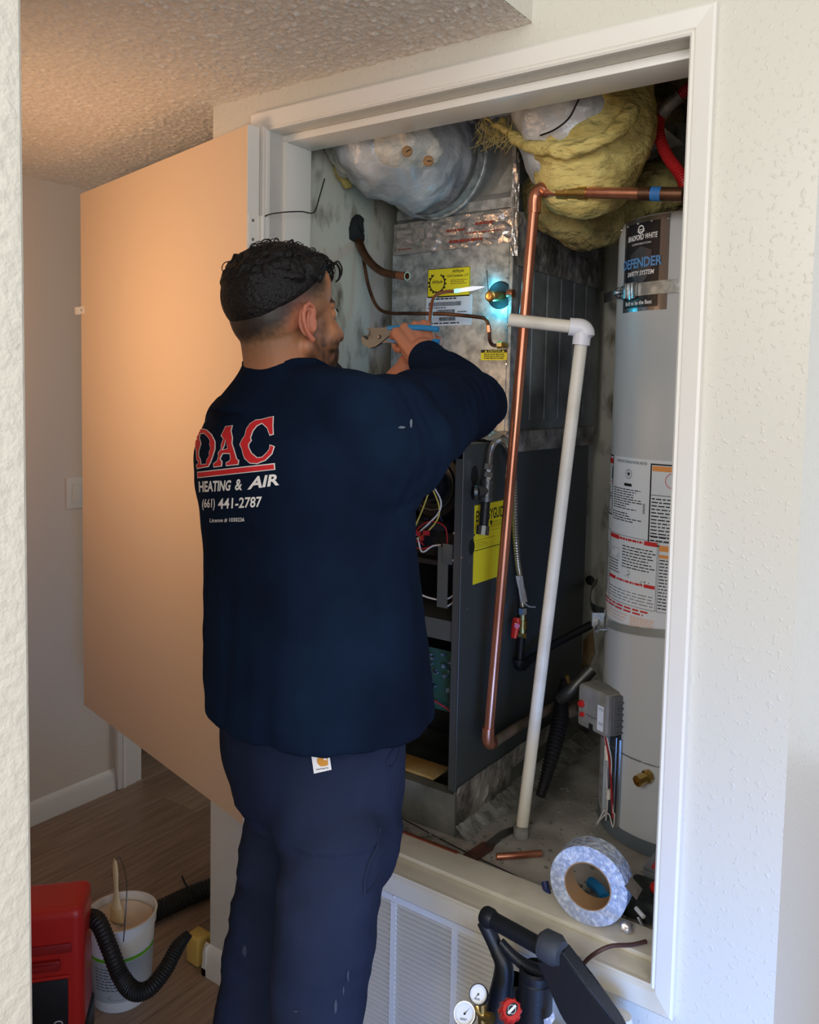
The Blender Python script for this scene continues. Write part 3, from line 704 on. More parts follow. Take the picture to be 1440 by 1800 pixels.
# ================================================================== DUCTS
def lumpy(path, radii, amp, freq, seed, n=48, res=10, squash=1.0, fold=0.0):
    mb = MB(); mb.tube(path, radii, n, res, cap=True, flat=squash)
    mb.bm.normal_update()
    for v in mb.bm.verts:
        p = v.co*freq+Vector((seed, seed*0.7, 0))
        k = noise.noise(p)+0.5*noise.noise(p*2.3)+0.25*noise.noise(p*5)
        if fold: k -= fold*abs(noise.noise(p*1.4+Vector((9, 3, 1))))
        v.co += v.normal*amp*k
    return mb
r = empty('insulated_duct', at(720, 290, y=0.35), label='grey-white wrapped duct elbow at upper left, with two round tan patches', cat='duct')
mb = lumpy([at(775, 285, y=0.50), at(745, 280, y=0.42), at(712, 272, y=0.33), at(672, 262, y=0.27), at(640, 236, y=0.25), at(630, 190, y=0.28)],
           [0.150, 0.150, 0.135, 0.112, 0.10, 0.10], 0.014, 14, 2.2, fold=0.8)
mb.build('silver_jacket', jacket, r, ang=80)
mb = lumpy([at(760, 235, y=0.30), at(720, 250, y=0.27), at(675, 262, y=0.25), at(625, 262, y=0.26), at(600, 250, y=0.27)], [0.075, 0.090, 0.082, 0.072, 0.05], 0.014, 20, 5.1, fold=0.8)
mb.build('plaster_wrap', jacket2, r, ang=80)
cc = at(772, 283, y=0.438)
mb = MB(); mb.tube([cc+Vector((0.152*math.cos(a), -0.010-0.0*a, 0.152*math.sin(a))) for a in [k*math.pi/20 for k in range(41)]], 0.0045, 8, 1); mb.build('collar_ring', galv, r)
mb = MB(); mb.lathe([(0.150, 0), (0.150, 0.05)], cc+Vector((0, 0.005, 0)), (0, -1, 0), 40); mb.build('collar', galv, r)
for px, py, a in ((716, 266, 0.4), (753, 283, -0.2)):
    mb = MB(); p = at(px, py, y=0.172 if px < 730 else 0.196)
    mb.lathe([(0, 0.003), (0.010, 0.004), (0.0125, 0.001), (0.0125, -0.02)], p, CAM-p, 20)
    o = mb.build('tan_patch', cardboard, r)
    mb = MB(); d_ = Vector((math.cos(a), 0, math.sin(a))); mb.tube([p+(CAM-p).normalized()*0.0045-d_*0.009, p+(CAM-p).normalized()*0.0045+d_*0.009], 0.0012, 5, 1); sub(mb, 'slot', dark_in, o)
mb = lumpy([at(592, 268, y=0.29), at(600, 300, y=0.29), at(612, 330, y=0.30)], [0.022, 0.018, 0.008], 0.006, 30, 4); mb.build('torn_wool', wool, r, ang=80)

r = empty('insulated_flex_duct', at(1000, 260, y=0.38), label='thick flexible duct with torn yellow fibreglass hanging from its silver jacket', cat='duct')
mb = lumpy([at(1010, 110, y=0.36), at(1005, 165, y=0.37), at(1010, 215, y=0.38), at(1015, 260, y=0.40), at(1020, 300, y=0.43)], [0.150, 0.150, 0.142, 0.13, 0.11], 0.010, 12, 8.8, n=56, fold=0.9)
mb.build('silver_jacket', jacket, r, ang=80)
mb = lumpy([at(1072, 120, y=0.40), at(1052, 190, y=0.40), at(1035, 255, y=0.40), at(1022, 310, y=0.40), at(1006, 345, y=0.40), at(998, 368, y=0.41)],
           [0.110, 0.136, 0.142, 0.130, 0.104, 0.05], 0.016, 7, 3.3, n=64, res=14, fold=0.5)
mb.build('fibreglass_wrap', wool, r, ang=80)
mb = lumpy([at(880, 215, y=0.30), at(910, 245, y=0.285), at(960, 262, y=0.265), at(1020, 262, y=0.255), at(1075, 235, y=0.27), at(1112, 190, y=0.31)], [0.008, 0.012, 0.016, 0.018, 0.018, 0.016], 0.012, 22, 6.6, n=24)
mb.build('fibreglass_lip', wool, r, ang=80)
mb = lumpy([at(846, 200, y=0.30), at(868, 218, y=0.29), at(895, 232, y=0.29)], [0.003, 0.006, 0.010], 0.006, 40, 1.6, n=16); mb.build('torn_wool', wool, r, ang=80)
mb = MB()
for _ in range(120):
    px = 842+rnd()*60; p = at(px, 200+rnd()*40, y=0.285+rnd()*0.02)
    mb.tube([p, p+Vector((random.gauss(0, .01), random.gauss(0, .006), -0.012-0.015*rnd())), p+Vector((random.gauss(0, .016), random.gauss(0, .006), -0.02-0.03*rnd()))], 0.0005, 3, 3, cap=False)
o = mb.build('fibre_strand', wool, r); o['kind'] = 'stuff'
mb = MB(); mb.tube([at(1030, 150, y=0.235), at(1015, 180, y=0.228), at(1000, 208, y=0.228), at(975, 228, y=0.234), at(950, 238, y=0.245)], 0.0022, 6, 5); mb.build('tie_wire', wire_k, r)
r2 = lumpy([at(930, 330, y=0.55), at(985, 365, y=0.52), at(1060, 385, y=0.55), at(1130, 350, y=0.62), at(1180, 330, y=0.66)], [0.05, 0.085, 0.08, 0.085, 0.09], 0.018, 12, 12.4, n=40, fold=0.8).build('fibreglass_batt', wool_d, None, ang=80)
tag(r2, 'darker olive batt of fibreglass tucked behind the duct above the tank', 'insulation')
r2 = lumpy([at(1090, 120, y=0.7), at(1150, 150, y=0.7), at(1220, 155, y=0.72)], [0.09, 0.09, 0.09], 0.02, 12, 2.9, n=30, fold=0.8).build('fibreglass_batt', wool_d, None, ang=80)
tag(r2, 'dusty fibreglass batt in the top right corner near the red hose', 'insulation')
# red flex
r = empty('red_flex_hose', at(1180, 240, y=0.55), label='red corrugated flexible hose curling above the water heater', cat='hose')
pts = [at(1215, 150, y=0.50), at(1190, 172, y=0.50), at(1165, 195, y=0.50), at(1158, 232, y=0.50), at(1172, 272, y=0.48), at(1195, 305, y=0.46), at(1205, 330, y=0.46)]
mb = MB(); mb.tube(pts, 0.012, 14, 30)
n_ = 14
for i, v in enumerate(mb.bm.verts):
    ring = i//n_
tubec = mb
cen = []
mb.bm.verts.ensure_lookup_table()
for i in range(len(mb.bm.verts)//n_):
    vs = mb.bm.verts[i*n_:(i+1)*n_]; c = sum((v.co for v in vs), Vector())/n_
    k = 1.0+0.16*(1 if i % 4 < 2 else -1)
    for v in vs: v.co = c+(v.co-c)*k
mb.build('hose_body', redflex, r)
mb = MB(); mb.tube([pts[1]+Vector((0.008, 0, .004)), (pts[1]+pts[2])/2, pts[2]+Vector((-0.004, 0, -.01))], 0.0155, 12, 3); mb.build('tape_wrap', foil_dusty, r)

# ================================================================== WATER HEATER
WC = Vector((-0.633, 0.635, 0)); WR = 0.205; WZ0 = 0.4901; WZ1 = 2.0
r = empty('water_heater', (WC.x, WC.y, WZ0), label='tall grey cylindrical water heater covered in warning labels', cat='water heater')
mb = MB(); mb.lathe([(WR, 0.03), (WR, WZ1-WZ0-0.03), (WR-0.004, WZ1-WZ0-0.008), (WR-0.018, WZ1-WZ0), (0, WZ1-WZ0)], (WC.x, WC.y, WZ0), n=96); mb.build('tank', tank_m, r, ang=50)
mb = MB(); mb.lathe([(WR-0.01, 0), (WR+0.001, 0.002), (WR+0.001, 0.036), (WR-0.002, 0.038)], (WC.x, WC.y, WZ0), n=96); mb.build('base_ring', tank_d, r, ang=50)
mb = MB(); mb.lathe([(WR+0.001, 0), (WR+0.0028, 0.002), (WR+0.001, 0.004)], (WC.x, WC.y, at(1110, 1330, y=0.45).z), n=96); mb.build('seam_ring', tank_d, r)
mb = MB()
for k_ in range(16):
    a = math.radians(180+k_*12); mb.ell((WC.x+math.cos(a)*WR, WC.y+math.sin(a)*WR, WZ1-0.02), (0.0035,)*3, n=8, m_=6)
mb.build('rivet', steel, r)
def wcyl(px, py):
    """angle and height where the sight line through a pixel meets the tank"""
    d = (at(px, py, Z=1)-CAM); o = CAM-WC; A = d.x**2+d.y**2; B = 2*(o.x*d.x+o.y*d.y); C = o.x**2+o.y**2-WR**2
    D = B*B-4*A*C
    if D < 0: t_ = -B/(2*A)
    else: t_ = (-B-math.sqrt(D))/(2*A)
    q = CAM+d*t_; return math.atan2(q.y-WC.y, q.x-WC.x) % (2*math.pi), q.z
def cyl_fn(a0, z0, off=0.0008):
    R = WR+off
    return lambda u, v: Vector((WC.x+R*math.cos(a0+u/WR), WC.y+R*math.sin(a0+u/WR), z0+v))
def sheet(name, a0, z0, w, h, m, off=0.0005, parent=None, **k):
    P = Print(cyl_fn(a0, z0, off), 0.02); n_ = max(2, int(w/0.015))
    for i in range(n_): P.rect(w*i/n_, 0, w*(i+1)/n_, h)
    bmesh.ops.remove_doubles(P.bm, verts=P.bm.verts, dist=1e-6)
    return P.build(name, m, parent or r, **k)
# badge
aL, zt = wcyl(1101, 395); aR, _ = wcyl(1179, 376); _, zb = wcyl(1100, 553)
bw = (aR-aL)*WR; bh = zt-zb; zb = zb+0.004
bg = sheet('badge', aL, zb, bw, bh, mat('badge_silver', srgb(150, 148, 150), 0.2, 0.9), 0.0006, label='black and silver maker badge')
P = Print(cyl_fn(aL, zb, 0.0010), 0.02); P.rect(bw*0.07, bh*0.04, bw*0.84, bh*0.95); P.build('badge_field', mat('badge_black', srgb(30, 30, 36), 0.2, bump=0.3, bscale=400), bg)
P = Print(cyl_fn(aL, zb, 0.0014), 0.02)
P.poly([(bw*0.22, bh*0.62), (bw*0.46, bh*0.70), (bw*0.70, bh*0.64), (bw*0.70, bh*0.44), (bw*0.60, bh*0.34), (bw*0.46, bh*0.28), (bw*0.30, bh*0.36), (bw*0.22, bh*0.46)])
P.build('shield_emblem', mat('shield_grey', srgb(104, 104, 110), 0.25, 0.8), bg)
P = Print(cyl_fn(aL, zb, 0.0018), 0.02)
P.text('BRADFORD WHITE', (bw*0.13, bh*0.765, bw*0.80, bh*0.825), 0.02, 0.15).text('CORPORATION', (bw*0.25, bh*0.715, bw*0.68, bh*0.735), 0.0)
P.text('SAFETY SYSTEM', (bw*0.15, bh*0.385, bw*0.76, bh*0.435), 0.015, 0.15).text('Built to be the Best', (bw*0.12, bh*0.07, bw*0.74, bh*0.115), 0.015)
P.ring(bw*0.46, bh*0.875, bw*0.07, bw*0.02).rect(bw*0.38, bh*0.85, bw*0.54, bh*0.858).rect(bw*0.38, bh*0.87, bw*0.54, bh*0.878)
P.build('lettering', ink_w, bg)
P = Print(cyl_fn(aL, zb, 0.0022), 0.02); P.text('DEFENDER', (bw*0.0, bh*0.47, bw*0.90, bh*0.575), 0.03); P.build('badge_word', ink_b, bg, label='pale blue badge word')
# big label sheet
aL, zt = wcyl(1064, 805); aR, _ = wcyl(1185, 806); _, zb = wcyl(1160, 1108)
_, zt = wcyl(1120, 806)
_, zb = wcyl(1120, 1106)
a_start = wcyl(1075, 820)[0]-0.75; lw = (wcyl(1183, 820)[0]+0.5-a_start)*WR; lh = zt-zb
ls = sheet('label_sheet', a_start, zb, lw, lh, white_l, 0.0005, label='tall white warning and data label sheet')
U = lambda px: (wcyl(px, 880)[0]-a_start)*WR
V = lambda py: wcyl(1120, py)[1]-zb
P = Print(cyl_fn(a_start, zb, 0.0010), 0.02)
u1, u2, u3, u4 = U(1066), U(1077.5), U(1142), U(1200)
P.frame(u1-0.05, V(917), u2, V(806), 0.0035)
P.frame(u3, V(955), u3+0.13, V(812), 0.0035)
P.text('AUTOMATIC STORAGE WATER HEATER', (U(1083), V(816), U(1136), V(811)), 0.0)
P.ring(U(1104), V(835), 0.011, 0.0012); 
cxu, cyv = U(1104), V(835)
P.poly([(cxu+(0.0075 if k_ % 2 == 0 else 0.003)*math.sin(k_*math.pi/5), cyv+(0.0075 if k_ % 2 == 0 else 0.003)*math.cos(k_*math.pi/5)) for k_ in range(10)])
P.rect(U(1097), V(857), U(1110), V(852))
P.lines(U(1080), V(900), U(1134), V(861), 9, 0.38, 0.5).lines(U(1079), V(922), U(1132), V(904), 4, 0.38, 0.5)
P.lines(u1-0.045, V(912), u2-0.004, V(864), 9, 0.35, 0.3)
P.lines(u3+0.006, V(948), u3+0.12, V(870), 13, 0.35, 0.2).rect(u3+0.004, V(867), u3+0.126, V(866)).rect(u3+0.004, V(938), u3+0.126, V(937))
x_ = U(1131)
for k_ in range(12): P.rect(x_, V(884+k_*1.5), x_+0.006, V(884.7+k_*1.5))
# lower panels
ty = V(944)
P.frame(u1-0.12, V(1072), u2-0.003, ty, 0.001).frame(u2-0.002, V(1068), U(1160), ty-0.003, 0.001).frame(U(1162), V(1068), U(1162)+0.09, ty-0.003, 0.001)
P.lines(u1-0.02, V(1065), u2-0.006, V(968), 20, 0.35, 0.15).lines(U(1098), V(1004), U(1158), V(962), 8, 0.35, 0.2).lines(u2, V(1018), U(1095), V(992), 5, 0.35, 0.2)
P.lines(u2, V(1064), U(1158), V(1042), 4, 0.2, 0.05).lines(U(1164), V(1064), U(1164)+0.08, V(975), 16, 0.35, 0.15)
P.frame(U(1079), V(990), U(1093), V(972), 0.0006).ring(U(1083), V(976), 0.003, 0.0008).ring(U(1090), V(986), 0.003, 0.0008)
for k_ in range(14): P.disc(U(1110)+random.gauss(0, 0.006), V(1014)+random.gauss(0, 0.005), 0.0012, 6); P.disc(U(1140)+random.gauss(0, 0.008), V(1024)+random.gauss(0, 0.004), 0.0014, 6)
P.build('lettering', ink, ls)
P = Print(cyl_fn(a_start, zb, 0.0012), 0.02)
P.rect(u1-0.045, V(822), u2-0.004, V(812)).rect(u2, ty-0.016, U(1092), ty-0.006).rect(U(1136), ty-0.016, U(1159), ty-0.006).rect(u2, V(1030), U(1088), V(1024)).rect(U(1138), V(1030), U(1158), V(1024))
P.lines(U(1093), ty-0.014, U(1134), ty-0.008, 1, 0.9, 0).lines(U(1090), V(1029), U(1136), V(1025), 1, 0.9, 0).lines(U(1060), V(1082), U(1150), V(1070), 2, 0.5, 0.1)
P.poly([(u2-0.013, V(852)), (u2-0.006, V(856)), (u2-0.007, V(858)), (u2-0.016, V(855))]).ring(u3+0.055, V(840), 0.018, 0.0015)
P.build('red_print', ink_r, ls, kind='stuff')
P = Print(cyl_fn(a_start, zb, 0.0012), 0.02); P.rect(u3+0.005, V(825), u3+0.125, V(816)).rect(U(1163), V(962), U(1163)+0.08, V(952)).rect(U(1163), V(974), U(1163)+0.08, V(968))
P.lines(U(1062), V(1102), U(1112), V(1084), 3, 0.16, 0.1).lines(U(1116), V(1102), U(1160), V(1084), 6, 0.3, 0.1)
P.build('orange_print', ink_o, ls)
P = Print(cyl_fn(a_start, zb, 0.0011), 0.02); P.poly([(u2-0.012, V(830)), (u2-0.006, V(830)), (u2-0.005, V(850)), (u2-0.013, V(850))]).disc(u2-0.009, V(828), 0.003, 10); P.build('figure_print', ink, ls)
# gas control
ga = wcyl(1068, 1240)[0]+0.10; gd = Vector((math.cos(ga), math.sin(ga), 0)); gcz = WC+gd*(WR+0.026)
rot_ = 0.32; gd = Vector((math.cos(ga+rot_), math.sin(ga+rot_), 0)); gt = Vector((-gd.y, gd.x, 0))
gc = at(1058, 1245, y=gcz.y)
def gbox(mb, a, b_, c, d, e, f, bev=0.0, seg=2):
    """box in control frame: along tangent, outwards, up"""
    t_ = MB(); t_.box(a, b_, c, d, e, f, bev=bev, seg=seg)
    R = Matrix((gt, gd, Vector((0, 0, 1)))).transposed()
    me = bpy.data.meshes.new('x'); t_.bm.to_mesh(me); t_.bm.free()
    me.transform(Matrix.Translation(gc) @ R.to_4x4()); mb.bm.from_mesh(me); bpy.data.meshes.remove(me)
mb = MB(); gbox(mb, -0.058, 0.047, -0.035, 0.028, -0.056, 0.052, 0.012, 3)
ctl = mb.build('gas_control', grey_pl, r, label='grey gas control box with red buttons')
mb = MB(); gbox(mb, 0.040, 0.056, -0.050, 0.014, -0.05, 0.046, 0.004)
for k_ in range(6): gbox(mb, 0.05, 0.060, -0.048, 0.008, -0.046+k_*0.015, -0.042+k_*0.015)
sub(mb, 'side_cover', mat('grey_plastic_dark', srgb(92, 92, 92), 0.5), ctl)
for (tt, hh, rr) in ((-0.040, 0.004, 0.009), (-0.036, -0.022, 0.006)):
    mb = MB(); p = gc+gt*tt+gd*0.028+Vector((0, 0, hh)); mb.lathe([(rr, 0), (rr, 0.005), (rr*0.8, 0.008), (0, 0.008)], p, gd, 18); sub(mb, 'red_button', red_p, ctl)
fn = plane_fn(gc+gt*0.012+gd*0.0285+Vector((0, 0, -0.05)), gt, Vector((0, 0, 1)), -0.0006)
fn = (lambda G: (lambda u, v: G+gt*u+Vector((0, 0, v))))(gc+gd*0.0292)
P = Print(fn); P.rect(0.015, -0.042, 0.036, 0.020); P.build('control_label', white_l, ctl)
P = Print((lambda G: (lambda u, v: G+gt*u+Vector((0, 0, v))))(gc+gd*0.0298)); P.lines(0.020, -0.028, 0.038, -0.020, 3).lines(0.020, 0.008, 0.038, 0.016, 3)
P.text('Honeywell', (-0.022, -0.022, 0.012, -0.014), 0.01); P.build('lettering', ink_g, ctl)
mb = MB(); gbox(mb, -0.014, 0.0, 0.02, 0.029, -0.058, -0.036, 0.001); sub(mb, 'wire_port', dark_in, ctl)
# burner door with wires
dz = gc.z-0.06
def bdoor(u, v, off): 
    a = ga+0.13+u/WR; return Vector((WC.x+(WR+off)*math.cos(a), WC.y+(WR+off)*math.sin(a), v))
dlow = at(1070, 1475, y=0.45).z
dlow = 0.515
mb = MB()
mb.grid(lambda u, v: bdoor(-0.055+u*0.032, dlow+0.02+v*(dz-dlow-0.02), 0.016-0.012*(1-u)), 6, 8)
mb.grid(lambda u, v: bdoor(-0.023, dlow+0.02+v*(dz-dlow-0.02), 0.016*(1-u)), 2, 8); mb.build('burner_cover', tank_m, r)
mb = MB(); mb.grid(lambda u, v: bdoor(-0.022+u*0.046, dlow+0.01+v*(dz-dlow), 0.0015), 5, 6); mb.build('burner_opening', mat('burner_dark', srgb(52, 60, 66), 0.4), r)
mb = MB(); mb.tube([bdoor(0.026, dz, 0.006), bdoor(0.026, 0.5*(dz+dlow), 0.006), bdoor(0.024, dlow+0.012, 0.006)], 0.0045, 8, 3).tube([bdoor(0.012, dz, 0.006), bdoor(0.012, (dz+dlow)/2, 0.006), bdoor(0.012, dlow+0.03, 0.006)], 0.0035, 8, 2)
mb.build('gas_tube', steel, r)
for k_ in range(5):
    z = dlow+0.045+k_*0.032
    mb = MB(); mb.grid(lambda u, v: bdoor(-0.050+u*0.014, z+v*0.014-u*0.006, 0.0185-0.011*(1-(0.15+0.44*u))), 3, 2); mb.build('vent_slot', dark_in if k_ < 3 else mat('vent_shade', srgb(110, 116, 120), 0.6), r)
mb = MB(); gp = lambda u, z_, o_=0.012: bdoor(u, z_, o_)
mb.tube([gp(-0.008, dz+0.01, .03), gp(0.0, dz-0.05, .02), gp(-0.012, dz-0.10, .014), gp(-0.006, dz-0.17), gp(-0.010, dz-0.22), gp(-0.004, 0.56, .02), gp(-0.02, 0.515, .03)], 0.0018, 6, 6)
mb.tube([gp(0.002, dz+0.01, .03), gp(0.012, dz-0.05, .02), gp(0.008, dz-0.11, .014), gp(0.016, dz-0.18), gp(0.024, 0.56, .014), gp(0.018, 0.525), gp(-0.002, 0.55), gp(-0.018, 0.52, .03)], 0.0016, 6, 6)
mb.build('igniter_wire', wire_w, r)
mb = MB(); mb.tube([gp(-0.002, dz+0.005, .03), gp(0.006, dz-0.06, .02), gp(0.01, dz-0.13, .014), gp(0.016, dz-0.2, .012)], 0.0024, 6, 6); mb.build('sensor_wire', wire_r, r)
mb = MB(); q = gp(-0.002, dz-0.045, .024); mb.tube([q+Vector((0, 0, .022)), q+Vector((0.003, 0, -.014))], 0.005, 8, 1); mb.build('wire_plug', pvc, r); mb = MB(); q = gp(0.0, 0.60, .014); mb.tube([q+Vector((0, 0, .012)), q+Vector((0.0, 0, -.012))], 0.005, 8, 1); mb.build('wire_plug', pvc, r)
# drain valve
va, vz = wcyl(1142, 1363); vd = Vector((math.cos(va), math.sin(va), 0)); vp = WC+vd*WR; vp.z = vz
mb = MB(); mb.lathe([(0.034, 0), (0.034, 0.001), (0, 0.0012)], vp, vd, 28); mb.build('valve_plate', tank_m, r)
mb = MB(); mb.lathe([(0.010, 0), (0.016, 0.002), (0.016, 0.012), (0.012, 0.014), (0.012, 0.02), (0.0135, 0.021), (0.0135, 0.042), (0.009, 0.042), (0.009, 0.03), (0, 0.03)], vp+Vector((0, 0, 0.0)), vd+Vector((-0.35, 0, -0.12)), 8); mb.build('drain_valve', brass, r)
# seismic straps
def strap(name, label, zc, w, tilt, a_from, a_to, mt):
    e = empty(name, (WC.x+WR*math.cos(a_to), WC.y+WR*math.sin(a_to), zc), label=label, cat='strap')
    mb = MB()
    mb.grid(lambda u, v: Vector((WC.x+(WR+0.0035)*math.cos(a_from+(a_to-a_from)*u), WC.y+(WR+0.0035)*math.sin(a_from+(a_to-a_from)*u), zc+(v-0.5)*w+tilt*(1-u))), 40, 2)
    mb.build('band', mt, e); return e
a1, z1 = wcyl(1108, 512); zr = wcyl(1180, 500)[1]
e = strap('upper_seismic_strap', 'galvanised strap with a bolted clamp around the upper tank', z1, 0.030, zr-z1, 2*math.pi+0.3, a1, galv)
sd_ = Vector((math.cos(a1), math.sin(a1), 0)); tg = Vector((-sd_.y, sd_.x, 0)); cp = WC+sd_*(WR+0.004); cp.z = z1
mb = MB(); 
def fbox(mb, c, ax, a, b_, c0, c1, e0, e1, bev=0.0, nrm=None):
    n_ = nrm; t_ = MB(); t_.box(a, b_, c0, c1, e0, e1, bev=bev); me = bpy.data.meshes.new('x'); t_.bm.to_mesh(me); t_.bm.free()
    me.transform(Matrix.Translation(c) @ Matrix((ax, n_, Vector((0, 0, 1)))).transposed().to_4x4()); mb.bm.from_mesh(me); bpy.data.meshes.remove(me)
fbox(mb, cp, tg, -0.004, 0.030, -0.001, 0.003, -0.019, 0.019, 0.001, sd_); fbox(mb, cp, tg, 0.008, 0.016, -0.001, 0.006, -0.022, 0.018, 0.001, sd_); fbox(mb, cp, tg, 0.028, 0.033, -0.001, 0.009, -0.018, 0.018, 0.001, sd_)
fbox(mb, cp, tg, -0.006, 0.002, 0.0, 0.012, -0.018, 0.018, 0.001, sd_)
cl = mb.build('clamp_bracket', steel, e)
mb = MB(); mb.tube([cp+tg*0.002+sd_*0.006, cp-tg*0.035+sd_*0.006], 0.005, 12, 1); mb.tube([cp-tg*0.034+sd_*0.006, cp-tg*0.042+sd_*0.006], 0.011, 6, 1); sub(mb, 'clamp_bolt', steel, cl)
mb = MB(); fbox(mb, cp, tg, -0.032, -0.006, -0.002, 0.001, -0.017, 0.015, 0.0, sd_); mb.build('strap_end', steel_d, e)
mb = MB(); q0 = cp-tg*0.036+sd_*0.004
mb.grid(lambda u, v: q0.lerp(at(1062, 525, y=1.0), u)+Vector((0, 0, (v-0.5)*0.028)), 4, 1); mb.build('wall_tie', galv_d, e)
a2, z2 = wcyl(1070, 1095); zr = wcyl(1150, 1078)[1]
e = strap('lower_seismic_strap', 'dull grey metal strap around the lower tank with angled wall bracket', z2, 0.020, zr-z2, 2*math.pi+0.3, a2, galv_d)
sd_ = Vector((math.cos(a2), math.sin(a2), 0)); tg = Vector((-sd_.y, sd_.x, 0)); cp = WC+sd_*(WR+0.004); cp.z = z2
mb = MB(); fbox(mb, cp, tg, -0.03, 0.004, 0.0, 0.03, -0.018, -0.015, 0.0, sd_); fbox(mb, cp, tg, -0.03, -0.027, 0.0, 0.03, -0.018, 0.018, 0.0, sd_); mb.build('angle_bracket', galv, e)
mb = MB(); mb.tube([cp-tg*0.035+sd_*0.012, cp+tg*0.018+sd_*0.030-Vector((0, 0, 0.016))], 0.005, 10, 1); mb.build('bracket_bolt', steel, e)
mb = MB(); mb.tube([cp-tg*0.02+Vector((0, 0, 0.02)), at(1040, 1065, y=0.85), at(1040, 1035, y=0.95), at(1050, 1022, y=1.05)], 0.012, 6, 4, flat=0.12); mb.build('wall_tie', galv_d, e)
mb = MB(); p = at(1038, 1020, y=1.078); mb.lathe([(0.016, 0), (0.016, 0.002), (0.008, 0.003), (0, 0.003)], p, (0, -1, 0), 20); mb.build('wall_washer', steel, e)

# torn drywall patch at the back
mb = MB(); pp = [at(px, py, y=1.078) for px, py in ((1028, 1125), (1042, 1108), (1046, 1150), (1038, 1165), (1034, 1190), (1024, 1180))]
vs = [mb.bm.verts.new(q+Vector((random.gauss(0, .002), -0.004, 0))) for q in pp]+[mb.bm.verts.new(q+Vector((0, 0.002, 0))) for q in pp]
n_ = len(pp); mb.bm.faces.new(vs[:n_]); [mb.bm.faces.new((vs[k_], vs[(k_+1) % n_], vs[n_+(k_+1) % n_], vs[n_+k_])) for k_ in range(n_)]
tag(mb.build('torn_drywall_patch', drywall_edge), 'torn tan drywall patch low on the back wall beside the tank', 'drywall')

# ================================================================== PIPES
r = empty('copper_water_pipe', at(855, 1312, y=0.16), label='long bright copper water pipe standing in front of the furnace', cat='pipe')
pb = at(858, 1300, y=0.30); ptp = at(938, 350, y=0.30)
pb = Vector((-0.97, 0, 0)); pb = at(858, 1300, x=-0.985); ptp = at(940, 352, x=-0.93)
R_ = 0.0125
mb = MB(); mb.tube([pb, ptp], R_, 20, 1); mb.build('riser', copper, r)
rt = at(1160, 341, y=ptp.y+0.02); 
mb = MB(); mb.tube([ptp-Vector((0, 0, 0.03)), ptp, ptp+Vector((0.004, 0.0, 0.014)), ptp+Vector((0.018, 0, 0.024)), ptp+(rt-ptp)*0.10+Vector((0, 0, 0.018))], 0.0155, 18, 5); mb.build('elbow', copper, r)
a = ptp+(rt-ptp)*0.08+Vector((0, 0, 0.018)); c = rt+Vector((0, 0, 0.0))
mb = MB(); mb.tube([a, c], R_, 20, 1); br = mb.build('branch', copper, r)
d_ = (c-a).normalized()
mb = MB()
for s0_, s1_, rr in ((0.035, 0.060, 0.0165), (0.060, 0.085, 0.0145), (0.085, 0.105, 0.0165)): mb.tube([a+d_*s0_, a+d_*s1_], rr, 20, 1)
mb.build('brass_coupling', brass, r)
mb = MB(); mb.tube([c-d_*0.018, c+d_*0.004], 0.0155, 18, 1); mb.build('blue_tape', mat('blue_tape', srgb(50, 118, 190), 0.5), r)
mb = MB(); mb.tube([c-d_*0.045, c-d_*0.02], 0.0150, 18, 1).tube([c+d_*0.004, c+d_*0.05], 0.0150, 18, 1); mb.build('end_fitting', copper_d, r)
mb = MB(); mb.tube([pb+Vector((0, 0, 0.03)), pb, pb+Vector((0.0, 0.01, -0.012)), pb+Vector((-0.004, 0.030, -0.018))], 0.0155, 18, 5); mb.build('elbow', copper, r)
mb = MB(); mb.tube([pb+Vector((0, 0.022, -0.017)), at(910, 1278, x=-0.992), at(985, 1236, x=-1.0)], 0.0125, 14, 2); mb.build('dusty_return', copper_dust, r)

r = empty('pvc_drain_pipe', at(912, 1477, z=0.4901), label='off-white plastic drain pipe with a white elbow at its top', cat='pipe')
f = at(916, 1470, z=0.4901); e_ = at(1024, 585, y=f.y+0.02)
mb = MB(); mb.tube([f, e_], 0.0150, 20, 1); mb.build('standpipe', pvc, r)
hl = at(895, 562, y=f.y-0.06)
e2 = at(1010, 575, y=f.y+0.01)
mb = MB(); mb.tube([hl, e2], 0.0150, 20, 1); mb.build('arm', pvc, r)
mb = MB(); dh = (e2-hl).normalized(); dv = (e_-f).normalized()
mb.tube([e2-dh*0.006, e2+dh*0.018, e2+dh*0.028-dv*0.012, e_-dv*0.0], 0.0205, 20, 5)
mb.tube([e_-dv*0.028, e_-dv*0.0], 0.0205, 20, 1); mb.tube([e2-dh*0.012, e2+dh*0.012], 0.0205, 20, 1); mb.build('elbow', pvc_w, r)
mb = MB(); mb.lathe([(0.019, 0), (0.019, 0.02), (0.017, 0.03), (0.015, 0.03)], f+Vector((0, 0, 0.0)), (0, 0, 1), 20); mb.build('socket', mortar, r)

